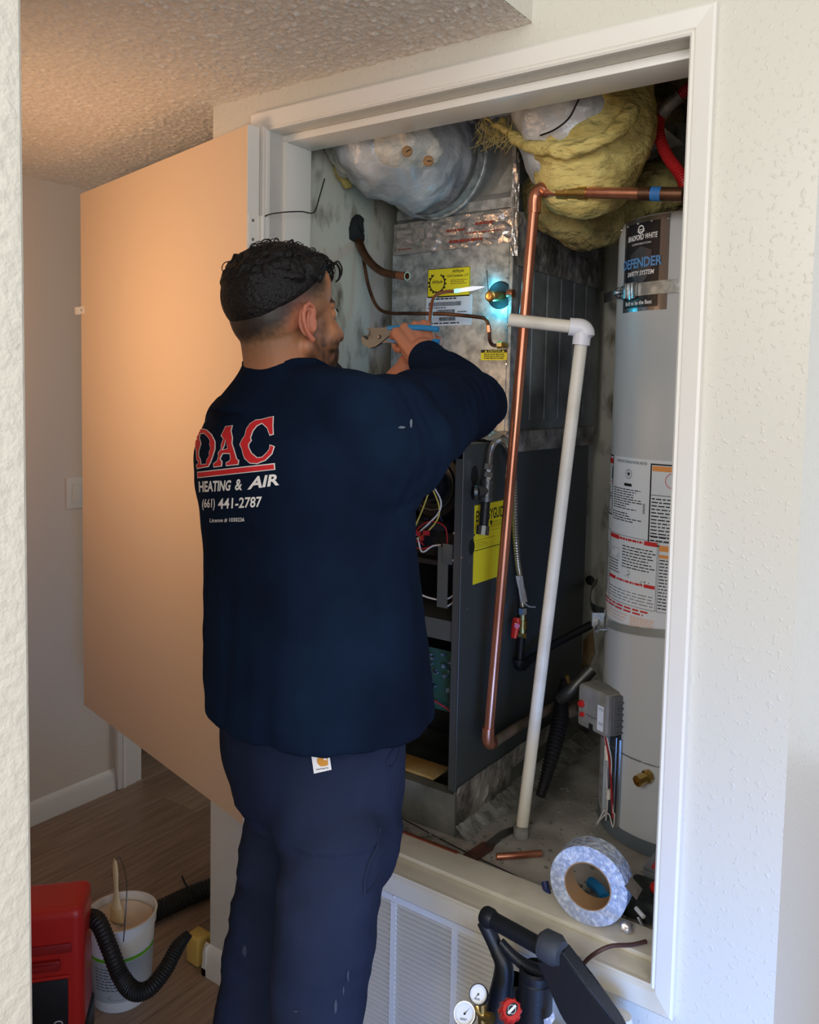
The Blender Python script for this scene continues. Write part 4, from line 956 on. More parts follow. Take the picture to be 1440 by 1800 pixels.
# gas connector
GX = FX1+0.028
r = empty('gas_connector', at(880, 780, x=GX), label='corrugated steel flexible gas connector looping beside the copper pipe', cat='connector')
pts = [at(860, 818, x=GX), at(862, 795, x=GX), at(868, 780, x=GX), at(878, 774, x=GX), at(890, 782, x=GX+0.004), at(902, 815, x=GX+0.006), at(905, 870, x=GX+0.004), at(906, 930, x=GX), at(910, 985, x=GX), at(915, 1020, x=GX), at(919, 1065, x=GX)]
mb = MB(); mb.tube(pts, 0.0078, 12, 36)
mb.bm.verts.ensure_lookup_table()
for i in range(len(mb.bm.verts)//12):
    vs = mb.bm.verts[i*12:(i+1)*12]; c = sum((v.co for v in vs), Vector())/12
    k_ = 1.0+0.13*math.sin(i*2.1)
    for v in vs: v.co = c+(v.co-c)*k_
mb.build('flex_tube', mat('flex_steel', srgb(176, 172, 162), 0.3, 0.9), r)
mb = MB()
for y0_, y1_, rr in ((816, 826, 0.011), (826, 831, 0.009), (831, 840, 0.0115), (840, 845, 0.010)):
    mb.tube([at(859.5, y0_, x=GX), at(858, y1_, x=GX)], rr, 6, 1)
mb.build('flare_nut', steel, r)
mb = MB(); mb.tube([at(857, 842, x=GX), at(855, 880, x=GX)], 0.0155, 16, 1).tube([at(857, 845, x=GX), at(857, 850, x=GX)], 0.0175, 16, 1).tube([at(855, 872, x=GX), at(855, 880, x=GX)], 0.0175, 16, 1)
mb.tube([at(856, 862, x=GX), at(838, 864, x=GX-0.012)], 0.0145, 16, 1).tube([at(840, 864, x=GX-0.008), at(834, 864, x=GX-0.015)], 0.017, 16, 1); mb.build('pipe_tee', steel_d, r)
mb = MB(); mb.tube([at(854, 878, x=GX), at(850, 930, x=GX)], 0.0115, 16, 1); mb.build('nipple', black_met, r)
mb = MB(); mb.tube([at(850, 924, x=GX), at(848, 940, x=GX)], 0.0155, 10, 1); mb.build('pipe_cap', steel_d, r)
mb = MB(); o_ = crumple(lambda u, v: at(906+12*u+9*v, 1012+46*v, x=GX+0.012), 4, 8, 0.003, 5, Vector((1, -.4, 0))).build('paper_tag', mat('foil_tag', srgb(190, 186, 176), 0.5), r, smooth=False)
mb = MB(); mb.tube([at(920, 1058, x=GX+.01), at(930, 1066, x=GX+.012), at(941, 1067, x=GX+.012)], 0.002, 6, 3); mb.build('tag_tie', wire_w, r)
r = empty('gas_shutoff_valve', at(917, 1100, x=GX), label='brass gas valve with a red lever handle below the steel connector', cat='valve')
mb = MB(); mb.tube([at(919, 1068, x=GX), at(919, 1079, x=GX)], 0.0115, 6, 1); mb.build('flare_nut', steel, r)
mb = MB(); mb.tube([at(919, 1079, x=GX), at(918, 1120, x=GX)], 0.0095, 10, 1).tube([at(919, 1090, x=GX), at(918.5, 1106, x=GX)], 0.013, 16, 1).tube([at(918, 1112, x=GX), at(918, 1121, x=GX)], 0.0125, 6, 1); mb.build('valve_body', brass, r)
hd = at(907, 1097, x=GX+0.012); hh = at(903, 1122, x=GX+0.014)
mb = MB(); mb.tube([hd+Vector((0, 0.004, 0.016)), hd, hh], [0.010, 0.0125, 0.0085], 12, 3, flat=0.6); mb.tube([hd+Vector((-.006, 0.014, 0)), hd+Vector((.01, -0.012, 0))], 0.007, 12, 1); hn = mb.build('lever_handle', red_p, r)
mb = MB(); mb.lathe([(0.004, 0), (0.003, 0.002), (0, 0.002)], hd+(CAM-hd).normalized()*0.0125, CAM-hd, 10); sub(mb, 'screw', brass, hn)
r = empty('gas_supply_pipe', at(912, 1165, x=GX), label='black iron gas pipe with an elbow running back along the furnace side', cat='pipe')
mb = MB(); mb.tube([at(917, 1120, x=GX), at(914, 1160, x=GX)], 0.0105, 16, 1); mb.build('riser', black_met, r)
q = at(913, 1168, x=GX)
mb = MB(); mb.tube([q+Vector((0, 0, 0.014)), q, q+Vector((0, 0.012, -0.006)), q+Vector((0.002, 0.028, -0.004))], 0.0145, 16, 4).tube([q+Vector((0, 0, 0.006)), q+Vector((0, 0, 0.016))], 0.017, 16, 1).tube([q+Vector((0, 0.016, -0.005)), q+Vector((0, 0.028, -0.004))], 0.017, 16, 1); mb.build('elbow', black_met, r)
mb = MB(); mb.tube([q+Vector((0.002, 0.02, -0.004)), at(975, 1132, x=-1.00), at(1040, 1098, x=-0.93)], 0.0115, 16, 2); mb.build('run', black_met, r)
r = empty('drain_conduit', at(985, 1330, y=0.62), label='black corrugated conduit hanging behind the plastic drain pipe', cat='conduit')
pts = [at(995, 1195, y=0.62), at(988, 1225, y=0.60), at(985, 1262, y=0.56), at(975, 1310, y=0.50), at(962, 1360, y=0.44), at(950, 1400, y=0.40)]
mb = MB(); mb.tube(pts, [0.014, 0.016, 0.021, 0.020, 0.015, 0.012], 14, 30)
mb.bm.verts.ensure_lookup_table()
for i in range(len(mb.bm.verts)//14):
    vs = mb.bm.verts[i*14:(i+1)*14]; c = sum((v.co for v in vs), Vector())/14
    for v in vs: v.co = c+(v.co-c)*(1.0+0.09*(1 if i % 4 < 2 else -1))
mb.build('corrugated_tube', black_met, r)
mb = MB(); mb.tube([at(985, 1228, y=0.58), at(1005, 1212, y=0.58), at(1040, 1176, y=0.62)], 0.018, 14, 4); mb.build('gas_branch', steel_d, r)
mb = MB(); mb.tube([at(1000, 1200, y=0.58), at(996, 1186, y=0.57)], 0.006, 8, 1); mb.build('petcock', brass, r)
mb = MB(); mb.tube([at(1000, 1252, y=0.60), at(1018, 1245, y=0.60)], 0.016, 12, 1); mb.build('union', copper_dust, r)
mb = MB(); mb.tube([at(862, 1305, x=-1.03), at(930, 1268, x=-1.03), at(1000, 1240, x=-1.03), at(1028, 1230, x=-1.0)], 0.008, 10, 4); tag(mb.build('thin_drain_line', copper_dust), 'thin dusty line lying along the furnace foot', 'pipe')

# refrigerant lines
r = empty('suction_line', at(640, 430, y=0.36), label='thick dark refrigerant line with open copper end pointing right', cat='pipe')
mb = MB(); mb.tube([at(596, 285, y=0.50), at(606, 330, y=0.46), at(620, 375, y=0.41), at(632, 428, y=0.37), at(648, 458, y=0.34), at(672, 478, y=0.32), at(700, 484, y=0.31)], [0.014, 0.014, 0.013, 0.012, 0.0115, 0.0105, 0.010], 14, 6); mb.build('line', copper_d, r)
e0 = at(700, 484, y=0.31); e1 = at(716, 485.5, y=0.305)
mb = MB(); dd2 = (e1-e0).normalized(); mb.lathe([(0.0102, 0), (0.0110, (e1-e0).length), (0.0085, (e1-e0).length), (0.0085, 0.002), (0, 0.002)], e0, dd2, 20); mb.build('open_end', copper, r)
mb = lumpy([at(603, 335, y=0.42), at(612, 365, y=0.395), at(622, 395, y=0.375), at(628, 420, y=0.365)], [0.012, 0.020, 0.027, 0.020], 0.008, 30, 7, n=24); mb.build('foam_sleeve', mat('torn_foam', srgb(34, 38, 40), 0.9, bump=0.6, bscale=40), r, ang=60)
mb = MB(); mb.prism([(0, 0), (0.018, -0.018), (0.012, 0.02), (-0.004, 0.03)], at(632, 398, y=0.36), Vector((1, 0, 0)), Vector((0, 0, 1)), 0.004); mb.prism([(0, 0), (0.012, -0.03), (-0.006, -0.024)], at(608, 398, y=0.36), Vector((1, 0, 0)), Vector((0, 0, 1)), 0.004); mb.build('torn_flap', MATS['torn_foam'], r)
r = empty('liquid_line', at(700, 548, y=0.37), label='thin copper refrigerant line curving down to the coil fitting', cat='pipe')
mb = MB(); mb.tube([at(636, 430, y=0.375), at(641, 468, y=0.372), at(650, 510, y=0.37), at(664, 540, y=0.37), at(684, 550, y=0.37), at(720, 551, y=0.372), at(780, 552, y=0.38), at(838, 557, y=0.39), at(855, 562, y=0.395), at(860, 580, y=0.398), at(861, 597, y=0.40), at(866, 606, y=0.41), at(876, 607, y=0.42)], 0.0048, 10, 6); mb.build('line', copper_d, r)
mb = MB(); mb.tube([at(859, 572, y=0.397), at(860, 584, y=0.398)], 0.0062, 10, 1); mb.build('sleeve_joint', copper, r)
mb = MB(); q = at(879, 606, y=0.42); mb.tube([q+Vector((-.008, 0, 0)), q+Vector((0.004, 0.004, 0))], 0.0095, 6, 1).tube([q+Vector((.002, 0.003, 0)), q+Vector((0.008, 0.02, 0))], 0.0075, 10, 1); mb.build('flare_nut', brass, r)
# chase behind lines (plaster bump on left wall)
mb = lumpy([at(586, 290, y=0.62), at(600, 330, y=0.62), at(618, 400, y=0.62)], [0.05, 0.04, 0.02], 0.004, 20, 3, n=20)
tag(mb.build('pipe_chase', closet_m, None, ang=80), 'grey plaster bulge on the closet wall above the torn foam sleeve', 'plaster')
# thin black wire at upper left
mb = MB(); mb.tube([at(458, 388, y=-0.022), at(470, 378, y=-0.020), at(500, 373, y=-0.004), at(530, 372, y=0.05), at(552, 373, y=0.12), at(562, 345, y=0.18), at(572, 310, y=0.25), at(584, 272, y=0.33)], 0.0016, 8, 6)
tag(mb.build('thermostat_wire', wire_k), 'thin black wire draped over the door frame at the top left', 'wire')

# things on the platform
mb = MB(); mb.tube([at(686, 1457, z=0.514), at(805, 1503, z=0.514)], 0.0078, 12, 1)
tag(mb.build('copper_offcut', mat('copper_red', srgb(140, 74, 56), 0.4, 0.6)), 'long reddish copper offcut lying along the inner edge of the sill', 'pipe')
q0 = at(873, 1506, z=0.498); q1 = at(952, 1500, z=0.498)
mb = MB(); d_ = q1-q0; mb.lathe([(0.0055, 0.003), (0.0075, 0), (0.0078, 0.002), (0.0078, d_.length), (0.006, d_.length), (0.006, 0.003)], q0, d_, 16); tag(mb.build('copper_offcut', copper), 'short bright copper pipe offcut on the platform by the drain pipe foot', 'pipe')
ee = empty('pipe_strap_offcut', at(840, 1500, z=0.492), label='flat rust-brown folded strap lying on the platform', cat='strap')
mb = MB(); pp = [at(px, py, z=0.4925) for px, py in ((812, 1508), (848, 1484), (872, 1483), (866, 1495), (832, 1518))]
vs = [mb.bm.verts.new(q) for q in pp]+[mb.bm.verts.new(q+Vector((0, 0, 0.006))) for q in pp]; n_ = 5
mb.bm.faces.new(vs[:n_]); mb.bm.faces.new(vs[n_:]); [mb.bm.faces.new((vs[k_], vs[(k_+1) % n_], vs[n_+(k_+1) % n_], vs[n_+k_])) for k_ in range(n_)]
mb.build('brown_end', mat('rust_brown', srgb(98, 60, 48), 0.7, col2=srgb(70, 44, 36), cscale=30), ee, smooth=False)
mb = MB(); mb.tube([at(858, 1488, z=0.500), at(880, 1470, z=0.500), at(905, 1458, z=0.497)], [0.016, 0.014, 0.008], 8, 4, flat=0.3); mb.build('grey_tail', steel_d, ee)
mb = MB(); mb.tube([at(699, 1434, z=0.493), at(760, 1467, z=0.493), at(830, 1503, z=0.493), at(900, 1536, z=0.494), at(965, 1568, z=0.494), at(990, 1585, z=0.5)], 0.0013, 6, 3)
tag(mb.build('black_wire', wire_k), 'thin straight black wire stretched across the platform to the tape roll', 'wire')
p = at(963, 1394+60, z=0.4905)
# tape roll
r = empty('tape_roll', at(1040, 1620, y=0.10), label='large roll of silvery tape with a cardboard core on the sill', cat='tape')
tc = at(1033, 1562, y=0.062); tc.z = 0.5995; front = at(1032, 1562, y=0.085)
ax = (CAM-tc); ax = Vector((ax.x*0.75-0.05, ax.y, 0.30)).normalized()
ax = (Vector((0.10, -0.99, 0.03))).normalized()
RR = 0.0795; ri = 0.046; wd = 0.048
mb = MB(); mb.lathe([(ri+0.002, 0), (RR-0.001, 0), (RR, -0.001), (RR, -wd), (ri+0.002, -wd), (ri+0.002, 0)], tc, ax, 72); mb.build('tape_winding', tape_side, r)
mb = MB(); mb.lathe([(ri+0.002, 0.0008), (ri, 0.0008), (ri, -wd-0.0008), (ri+0.002, -wd-0.0008), (ri+0.002, 0.0008)], tc, ax, 72); mb.build('cardboard_core', cardboard, r)
u_ = Vector((ax.y, -ax.x, 0)).normalized()
mb = crumple(lambda u, v: tc-ax*(0.006+0.044*v)+Vector((RR*0.93+0.026*u, 0.0, 0.026-0.020*u)), 5, 5, 0.003, 8, Vector((0, -1, 0.5))); mb.build('loose_end', foil, r, smooth=False)
# clutter behind the roll
r = empty('parts_organizer', at(1135, 1510, y=0.30), label='small clear plastic parts box with a red mark and white sticker behind the tape', cat='box')
q = at(1145, 1540, z=0.4905); q = Vector((-0.555, 0.345, 0.4905))
mb = MB(); mb.box(q.x-0.05, q.x+0.07, q.y-0.05, q.y+0.03, q.z, q.z+0.045, bev=0.004); mb.build('box_body', clear_pl, r)
mb = MB(); mb.box(q.x-0.051, q.x+0.071, q.y-0.051, q.y+0.031, q.z+0.045, q.z+0.052, bev=0.003); mb.build('box_lid', mat('smoke_plastic', srgb(120, 124, 134), 0.25), r)
mb = MB(); mb.box(q.x-0.035, q.x-0.018, q.y-0.045, q.y+0.0, q.z+0.052, q.z+0.0535); mb.build('red_mark', red_p, r)
mb = MB(); mb.box(q.x-0.005, q.x+0.035, q.y-0.045, q.y-0.012, q.z+0.052, q.z+0.0532); mb.build('white_sticker', white_l, r)
mb = MB(); q = Vector((-0.55, 0.225, 0.4905)); mb.box(q.x-0.065, q.x+0.05, q.y-0.05, q.y+0.045, q.z, q.z+0.05, bev=0.012)
tag(mb.build('tool_pouch', mat('dark_pouch', srgb(30, 36, 40), 0.8, bump=0.8, bscale=30, bdist=0.01, col2=srgb(60, 66, 60), cscale=30)), 'dark cluttered tool pouch heaped at the right end of the sill', 'pouch')
for (px, py, rr, mt, nm, lab) in ((1170, 1577, 0.014, red_p, 'bottle_cap', 'round red plastic cap lying on the dark tool pouch'), (1102, 1625, 0.013, foil, 'foil_ball', 'crumpled ball of shiny foil beside the tape roll')):
    mb = MB(); mb.ell((0, 0, 0), (rr, rr, rr*0.85)); 
    for v in mb.bm.verts: v.co *= 1+(0.35*noise.noise(v.co*90) if 'foil' in nm else 0.04*noise.noise(v.co*50))
    zz = 0.5535 if 'cap' in nm else 0.519
    if 'cap' in nm: p = Vector((-0.548, 0.215, zz))
    else: p = at(px, py, y=0.09); p.z = 0.519+0.010
    bmesh.ops.translate(mb.bm, vec=p, verts=mb.bm.verts); tag(mb.build(nm, mt, smooth='cap' in nm), lab, 'cap' if 'cap' in nm else 'foil')
for i, (a_, c_, mt, lab) in enumerate((((1122, 1612), (1140, 1650), steel, 'flat silver driver bit lying over the dark tool pouch'), ((1118, 1596), (1132, 1612), wire_w, 'short white marker stub on the dark tool pouch'), ((1112, 1640), (1150, 1668), black_pl, 'black tool handle sticking out over the right end of the sill'))):
    mb = MB(); yy = 0.15-0.02*i; mb.tube([at(*a_, y=yy), at(*c_, y=yy-0.012)], 0.0045 if i < 2 else 0.010, 10, 1)
    tag(mb.build(('driver_bit', 'marker_pen', 'hand_tool')[i], mt), lab, 'tool')
q = at(985, 1570, y=0.13)
mb = MB(); mb.tube([at(958, 1550, y=0.13), at(962, 1568, y=0.12), at(972, 1583, y=0.11)], 0.008, 10, 3); tag(mb.build('screwdriver', mat('deep_blue', srgb(34, 46, 96), 0.4)), 'dark blue tool handle peeking out left of the tape roll', 'tool')
mb = MB(); mb.tube([Vector((-0.70, 0.23, 0.503)), Vector((-0.67, 0.21, 0.508)), Vector((-0.65, 0.19, 0.506))], 0.012, 10, 3); tag(mb.build('utility_knife', blue_grip), 'bright blue plastic grip seen through the tape roll core', 'tool')
# brown cord over sill
mb = MB(); mb.tube([at(1136, 1655, y=0.06), at(1110, 1661, y=0.03), at(1075, 1663, y=-0.005), at(1048, 1675, y=-0.024), at(1028, 1692, y=-0.026), at(1013, 1718, y=-0.03), at(1008, 1760, y=-0.045), at(1004, 1800, y=-0.05), at(1002, 1860, y=-0.05)], 0.0040, 10, 6)
tag(mb.build('brown_cord', cordm), 'brown cord hanging over the sill at the bottom right', 'cord')
# ring and pale cup
r = empty('spark_striker', at(1072, 1772, y=-0.06), label='steel flint striker with pale cup hanging at the bottom right', cat='tool')
mb = MB(); p = at(1070, 1775, y=-0.06); mb.tube([p+Vector((0.009*math.cos(a), 0.003*math.sin(a), 0.013*math.sin(a))) for a in [k_*math.pi/8 for k_ in range(17)]], 0.0025, 8, 1).tube([p, at(1082, 1795, y=-0.07), at(1090, 1830, y=-0.07)], 0.002, 6, 2); mb.ell(p+Vector((-.004, 0, -.004)), (.007, .006, .007)); mb.build('striker_frame', steel, r)
mb = MB(); p = at(1092, 1800, y=-0.07); mb.lathe([(0.0, 0.02), (0.016, 0.018), (0.022, 0.0), (0.024, -0.06), (0, -0.06)], p, (0.1, 0, 1), 20); mb.build('striker_cup', white_pl, r)
mb = MB(); mb.tube([at(1068, 1757, y=-0.02), at(1070, 1768, y=-0.05)], 0.0008, 5, 1); mb.build('hanging_string', wire_w, r)

# ================================================================== TORCH KIT
Yk = -0.135
r = empty('torch_carrier', (-0.62, Yk, 0), label='black moulded plastic torch tank carrier in front of the grille', cat='carrier')
hA = at(857, 1612, y=Yk); hB = at(965, 1672, y=Yk-0.02)
dh = (hB-hA).normalized()
mb = MB(); mb.tube([hA, hB], 0.0150, 18, 1); mb.tube([hA-dh*0.010, hA-dh*0.004, hA+dh*0.008, hA+dh*0.016], [0.0155, 0.0185, 0.0185, 0.0155], 18, 1)
mb.build('grip_bar', black_pl, r)
mb = MB(); c = at(968, 1665, y=Yk-0.02); mb.tube([c-dh*0.022, c-dh*0.014, c+dh*0.012, c+dh*0.024], [0.018, 0.026, 0.027, 0.020], 16, 1); mb.build('grip_end', mat('worn_black', srgb(52, 56, 62), 0.6, bump=0.5, bscale=90), r)
# left arm
mb = lumpy([at(852, 1620, y=Yk), at(872, 1665, y=Yk), at(886, 1700, y=Yk), at(880, 1760, y=Yk), at(872, 1850, y=Yk), at(868, 1980, y=Yk)], [0.014, 0.014, 0.018, 0.024, 0.03, 0.03], 0.001, 20, 1, n=16, res=5)
mb.build('left_arm', black_pl, r)
# right arm slab
mb = MB(); P0 = [at(px, py, y=Yk-0.03) for px, py in ((940, 1690), (985, 1672), (1030, 1735), (1080, 1800), (1110, 1860), (1040, 1870), (985, 1790))]
vs = [mb.bm.verts.new(q) for q in P0]+[mb.bm.verts.new(q+Vector((0, 0.035, 0))) for q in P0]; n_ = len(P0)
mb.bm.faces.new(vs[:n_]); mb.bm.faces.new(vs[n_:]); [mb.bm.faces.new((vs[k_], vs[(k_+1) % n_], vs[n_+(k_+1) % n_], vs[n_+k_])) for k_ in range(n_)]
bmesh.ops.bevel(mb.bm, geom=list(mb.bm.edges), offset=0.005, segments=2, affect='EDGES'); mb.build('right_arm', black_pl, r)
mb = lumpy([at(880, 1655, y=Yk), at(905, 1682, y=Yk), at(930, 1700, y=Yk), at(960, 1712, y=Yk)], [0.008, 0.010, 0.012, 0.014], 0.0005, 20, 1, n=14); mb.build('cross_rib', black_pl, r)
# cylinder sleeve + body shell
cb = at(943, 1700, y=Yk+0.0); 
mb = MB(); mb.lathe([(0.026, 0), (0.031, -0.004), (0.031, -0.012), (0.029, -0.014), (0.029, -0.02), (0.031, -0.022), (0.033, -0.30), (0.033, -cb.z+0.002)], cb, (0, 0, 1), 32); mb.lathe([(0.026, 0), (0.025, -0.03), (0, -0.03)], cb, (0, 0, 1), 32); mb.build('tank_sleeve', black_pl, r)
cb2 = at(903, 1720, y=Yk+0.03)
mb = MB(); mb.lathe([(0.022, 0), (0.026, -0.004), (0.030, -0.15), (0.034, -cb2.z+0.002)], cb2, (0, 0, 1), 28); mb.build('tank_sleeve', black_pl, r)
mb = MB(); x0 = at(868, 1800, y=Yk).x; x1 = at(1095, 1900, y=Yk).x
mb.hexa([Vector(q) for q in ((x0, Yk-0.03, 0.002), (x1, Yk-0.03, 0.002), (x1, Yk+0.07, 0.002), (x0, Yk+0.07, 0.002), (x0+0.01, Yk-0.01, 0.36), (x1-0.05, Yk-0.01, 0.33), (x1-0.05, Yk+0.05, 0.33), (x0+0.01, Yk+0.05, 0.36))])
bmesh.ops.bevel(mb.bm, geom=list(mb.bm.edges), offset=0.008, segments=2, affect='EDGES'); mb.build('carrier_body', black_pl, r)
pa = [(968, 1788), (975, 1778), (978, 1790), (972, 1800), (974, 1812), (960, 1812), (958, 1792)]
P = Print(lambda u, v: at(u, v, y=cb.y-0.0345)); P.poly([(u-2, v) for u, v in pa]); P.build('scraped_patch', tape_side, r)
# regulator with gauges and red knob
r = empty('regulator_gauges', at(850, 1780, y=-0.22), label='brass regulator with two round white gauges and red ribbed knob', cat='regulator')
Yg = -0.215
def gauge(px, py, rad, ring_m, needle):
    c = at(px, py, y=Yg); n_ = (Vector((CAM.x-0.30, CAM.y, CAM.z+0.05))-c).normalized()
    mb = MB(); mb.lathe([(0, -0.022), (rad*0.85, -0.022), (rad, -0.018), (rad*1.04, 0.0), (rad*1.0, 0.003), (rad*0.93, 0.003), (rad*0.93, -0.001)], c, n_, 36); g = mb.build('gauge', ring_m, r)
    mb = MB(); mb.lathe([(0, -0.001), (rad*0.93, -0.001)], c, n_, 36); sub(mb, 'gauge_face', ink_w, g)
    u = Vector((0, 0, 1)).cross(n_).normalized(); v = n_.cross(u)
    P = Print(lambda a, b_: c+u*a+v*b_+n_*0.0002)
    for k_ in range(31):
        a = math.radians(-45+k_*9); P.poly([(rad*q_*math.cos(a+s_), rad*q_*math.sin(a+s_)) for q_, s_ in ((0.82, -.01), (0.82, .01), (0.70 if k_ % 5 == 0 else 0.76, .01), (0.70 if k_ % 5 == 0 else 0.76, -.01))])
    P.lines(-rad*0.35, -rad*0.55, rad*0.35, -rad*0.35, 2, 0.5)
    a = needle; P.poly([(-rad*0.2*math.cos(a), -rad*0.2*math.sin(a)), (rad*0.02*math.sin(a)*2, -rad*0.04*math.cos(a)), (rad*0.68*math.cos(a), rad*0.68*math.sin(a)), (-rad*0.04*math.sin(a), rad*0.04*math.cos(a))]).disc(0, 0, rad*0.10, 12)
    P.build('dial_marks', ink, g)
    return c, n_
gauge(841, 1748, 0.0165, black_pl, -2.2); 
c_, n_g = gauge(817, 1782, 0.0195, steel, 0.9)
mb = MB(); mb.tube([at(838, 1765, y=Yg+0.02), at(850, 1785, y=Yg+0.02), at(866, 1790, y=Yg+0.02)], 0.009, 12, 3).tube([at(848, 1760, y=Yg+0.02), at(848, 1830, y=Yg+0.02)], 0.008, 10, 1); mb.build('brass_body', brass, r)
kc = at(898, 1776, y=Yg-0.01); kn = (at(925, 1755, y=Yg-0.10)-kc).normalized()
mb = MB(); mb.tube([kc-kn*0.045, kc-kn*0.020], 0.0165, 20, 1); mb.build('bonnet', mat('worn_steel', srgb(110, 112, 118), 0.4, 0.6), r)
mb = MB(); prof = [(0.018, -0.022), (0.0195, -0.018), (0.0175, 0.008), (0.015, 0.012), (0, 0.013)]; mb.lathe(prof, kc, kn, 40)
for v in mb.bm.verts:
    d = v.co-kc; h = d.dot(kn); rad = d-kn*h
    if rad.length > 0.012 and h < 0.009:
        a = math.atan2(rad.dot(kn.orthogonal().normalized()), rad.dot(kn.cross(kn.orthogonal().normalized())))
        v.co = kc+kn*h+rad*(1+0.06*(1 if math.cos(a*10) > 0 else -1))
kb = mb.build('red_knob', red_p, r)
u = Vector((0, 0, 1)).cross(kn).normalized(); v_ = kn.cross(u)
P = Print(lambda a, b_: kc+u*(a*0.8-b_*0.6)+v_*(a*0.6+b_*0.8)+kn*0.0136); P.disc(0, 0, 0.0075, 24, rx=0.0125); P.build('knob_emblem', ink, kb)
P = Print(lambda a, b_: kc+u*(a*0.8-b_*0.6)+v_*(a*0.6+b_*0.8)+kn*0.0142); P.ring(0, 0, 0.0068, 0.0006).rect(-0.009, -0.002, 0.009, 0.002); P.build('knob_band', ink_w, kb)

# ================================================================== FLOOR THINGS, LEFT
# bucket
bc = at(214, 1748, z=0.0); bc.z = 0.001
r = empty('joint_compound_bucket', bc, label='white plastic bucket of joint compound with a green stripe', cat='bucket')
HB = 0.225
prof = [(0, 0.004), (0.066, 0.004), (0.068, 0), (0.071, 0.004), (0.083, HB-0.03), (0.086, HB-0.028), (0.087, HB-0.004), (0.089, HB), (0.084, HB), (0.081, HB-0.02), (0.070, 0.06)]
mb = MB(); mb.lathe(prof, bc, n=56); mb.build('pail', white_pl, r)
def bfn(off): 
    return lambda u, v: Vector((bc.x+(0.0705+0.0118*v/0.19+off)*math.cos(u), bc.y+(0.0705+0.0118*v/0.19+off)*math.sin(u), bc.z+v))
ac = math.atan2(CAM.y-bc.y, CAM.x-bc.x)
P = Print(bfn(0.0012)); [P.rect(ac-2.2+k_*0.1, 0.138, ac-2.1+k_*0.1, 0.147) for k_ in range(44)]; P.build('green_stripe', mat('stripe_green', srgb(98, 176, 40), 0.5), r)
P = Print(bfn(0.0010)); [P.rect(ac-2.2+k_*0.1, 0.03, ac-2.1+k_*0.1, 0.136) for k_ in range(44)]; lb = P.build('pail_label', mat('label_grey', srgb(168, 172, 170), 0.5), r)
P = Print(bfn(0.0016)); P.lines(ac-0.9, 0.06, ac+0.4, 0.125, 8, 0.35, 0.4).disc(ac-0.1, 0.045, 0.008, 16, rx=0.35); P.build('fine_print', ink_g, lb)
mb = MB(); mb.grid(lambda u, v: bc+Vector((0.080*math.sqrt(v)*math.cos(u*6.2832), 0.080*math.sqrt(v)*math.sin(u*6.2832), HB-0.035+0.02*noise.noise(Vector((u*3, v*2, 1)))+0.012*v)), 30, 8)
bmesh.ops.remove_doubles(mb.bm, verts=mb.bm.verts, dist=1e-5); mb.build('compound', paste, r)
bt = at(218, 1600, y=bc.y); hw = at(205, 1508, y=bc.y)
lft = at(188, 1645, y=bc.y-0.03); rgt = at(218, 1652, y=bc.y-0.09)
mb = MB(); mb.tube([at(197, 1540, y=bc.y), at(203, 1512, y=bc.y), at(212, 1510, y=bc.y-0.02), at(222, 1545, y=bc.y-0.06), at(222, 1590, y=bc.y-0.08), at(217, 1655, y=bc.y-0.088)], 0.0014, 6, 5); mb.build('bail_handle', steel_d, r)
r = empty('paint_brush', at(202, 1590, y=bc.y), label='wooden handled brush standing in the white bucket', cat='brush')
t0 = at(202, 1510, y=bc.y); t1 = at(206, 1598, y=bc.y)
mb = MB(); mb.tube([t0, t0.lerp(t1, 0.12), t0.lerp(t1, 0.3), t0.lerp(t1, 0.55), t0.lerp(t1, 0.8), t1], [0.004, 0.009, 0.011, 0.008, 0.012, 0.024], 14, 5, flat=0.45); mb.build('handle', wood_l, r)
mb = MB(); mb.tube([t1+Vector((0, 0, 0.006)), t1-Vector((0, 0, 0.028))], [0.024, 0.026], 14, 1, flat=0.45); mb.build('ferrule', wood_l, r)
# wall corner guard vac: red box
pv = at(148, 1790, y=bc.y-0.19); pv.z = 0.0
r = empty('wet_dry_vacuum', pv, label='red and black shop vacuum partly hidden by the near wall', cat='vacuum')
vy = pv.y; vR = pv.x; vL = vR-0.30; D_ = 0.13
vt = at(152, 1600, y=vy).z
mb = MB(); mb.box(vL, vR, vy, vy+D_, 0.075, vt, bev=0.024, seg=5); mb.build('vac_body', red_p, r)
mb = MB(); mb.box(vL-0.004, vR+0.004, vy-0.006, vy+D_+0.006, 0.002, 0.085, bev=0.012, seg=3); mb.build('vac_base', black_pl, r)
zl = vt-0.078
mb = MB(); mb.box(vL+0.02, vR-0.026, vy-0.004, vy+0.003, zl-0.022, zl, bev=0.002); mb.build('ledge', red_d, r)
mb = MB(); mb.box(vR-0.115, vR-0.05, vy-0.009, vy+0.003, zl-0.060, zl-0.036, bev=0.003).box(vR-0.108, vR-0.057, vy-0.012, vy-0.008, zl-0.054, zl-0.042, bev=0.001); mb.build('latch', red_d, r)
mb = MB(); mb.box(vL+0.03, vR-0.034, vy-0.003, vy+0.003, 0.095, zl-0.085, bev=0.001).build('access_panel', black_pl, r)
mb = MB(); mb.box(vL+0.03, vR-0.030, vy-0.005, vy+0.003, zl-0.083, zl-0.075, bev=0.002).build('panel_lip', red_p, r)
mb = MB(); mb.tube([Vector((vR-0.055, vy-0.004, 0.112))+Vector((0.009*math.cos(a), 0, 0.007*math.sin(a))) for a in [k_*math.pi/6 for k_ in range(13)]], 0.0012, 6, 1); mb.build('round_badge', white_l, r)
r.rotation_euler = (0, 0, math.radians(48))
r = empty('vacuum_hose', at(230, 1735, z=0.02), label='black vacuum hose sagging in front of the bucket', cat='hose')
yh = bc.y-0.115
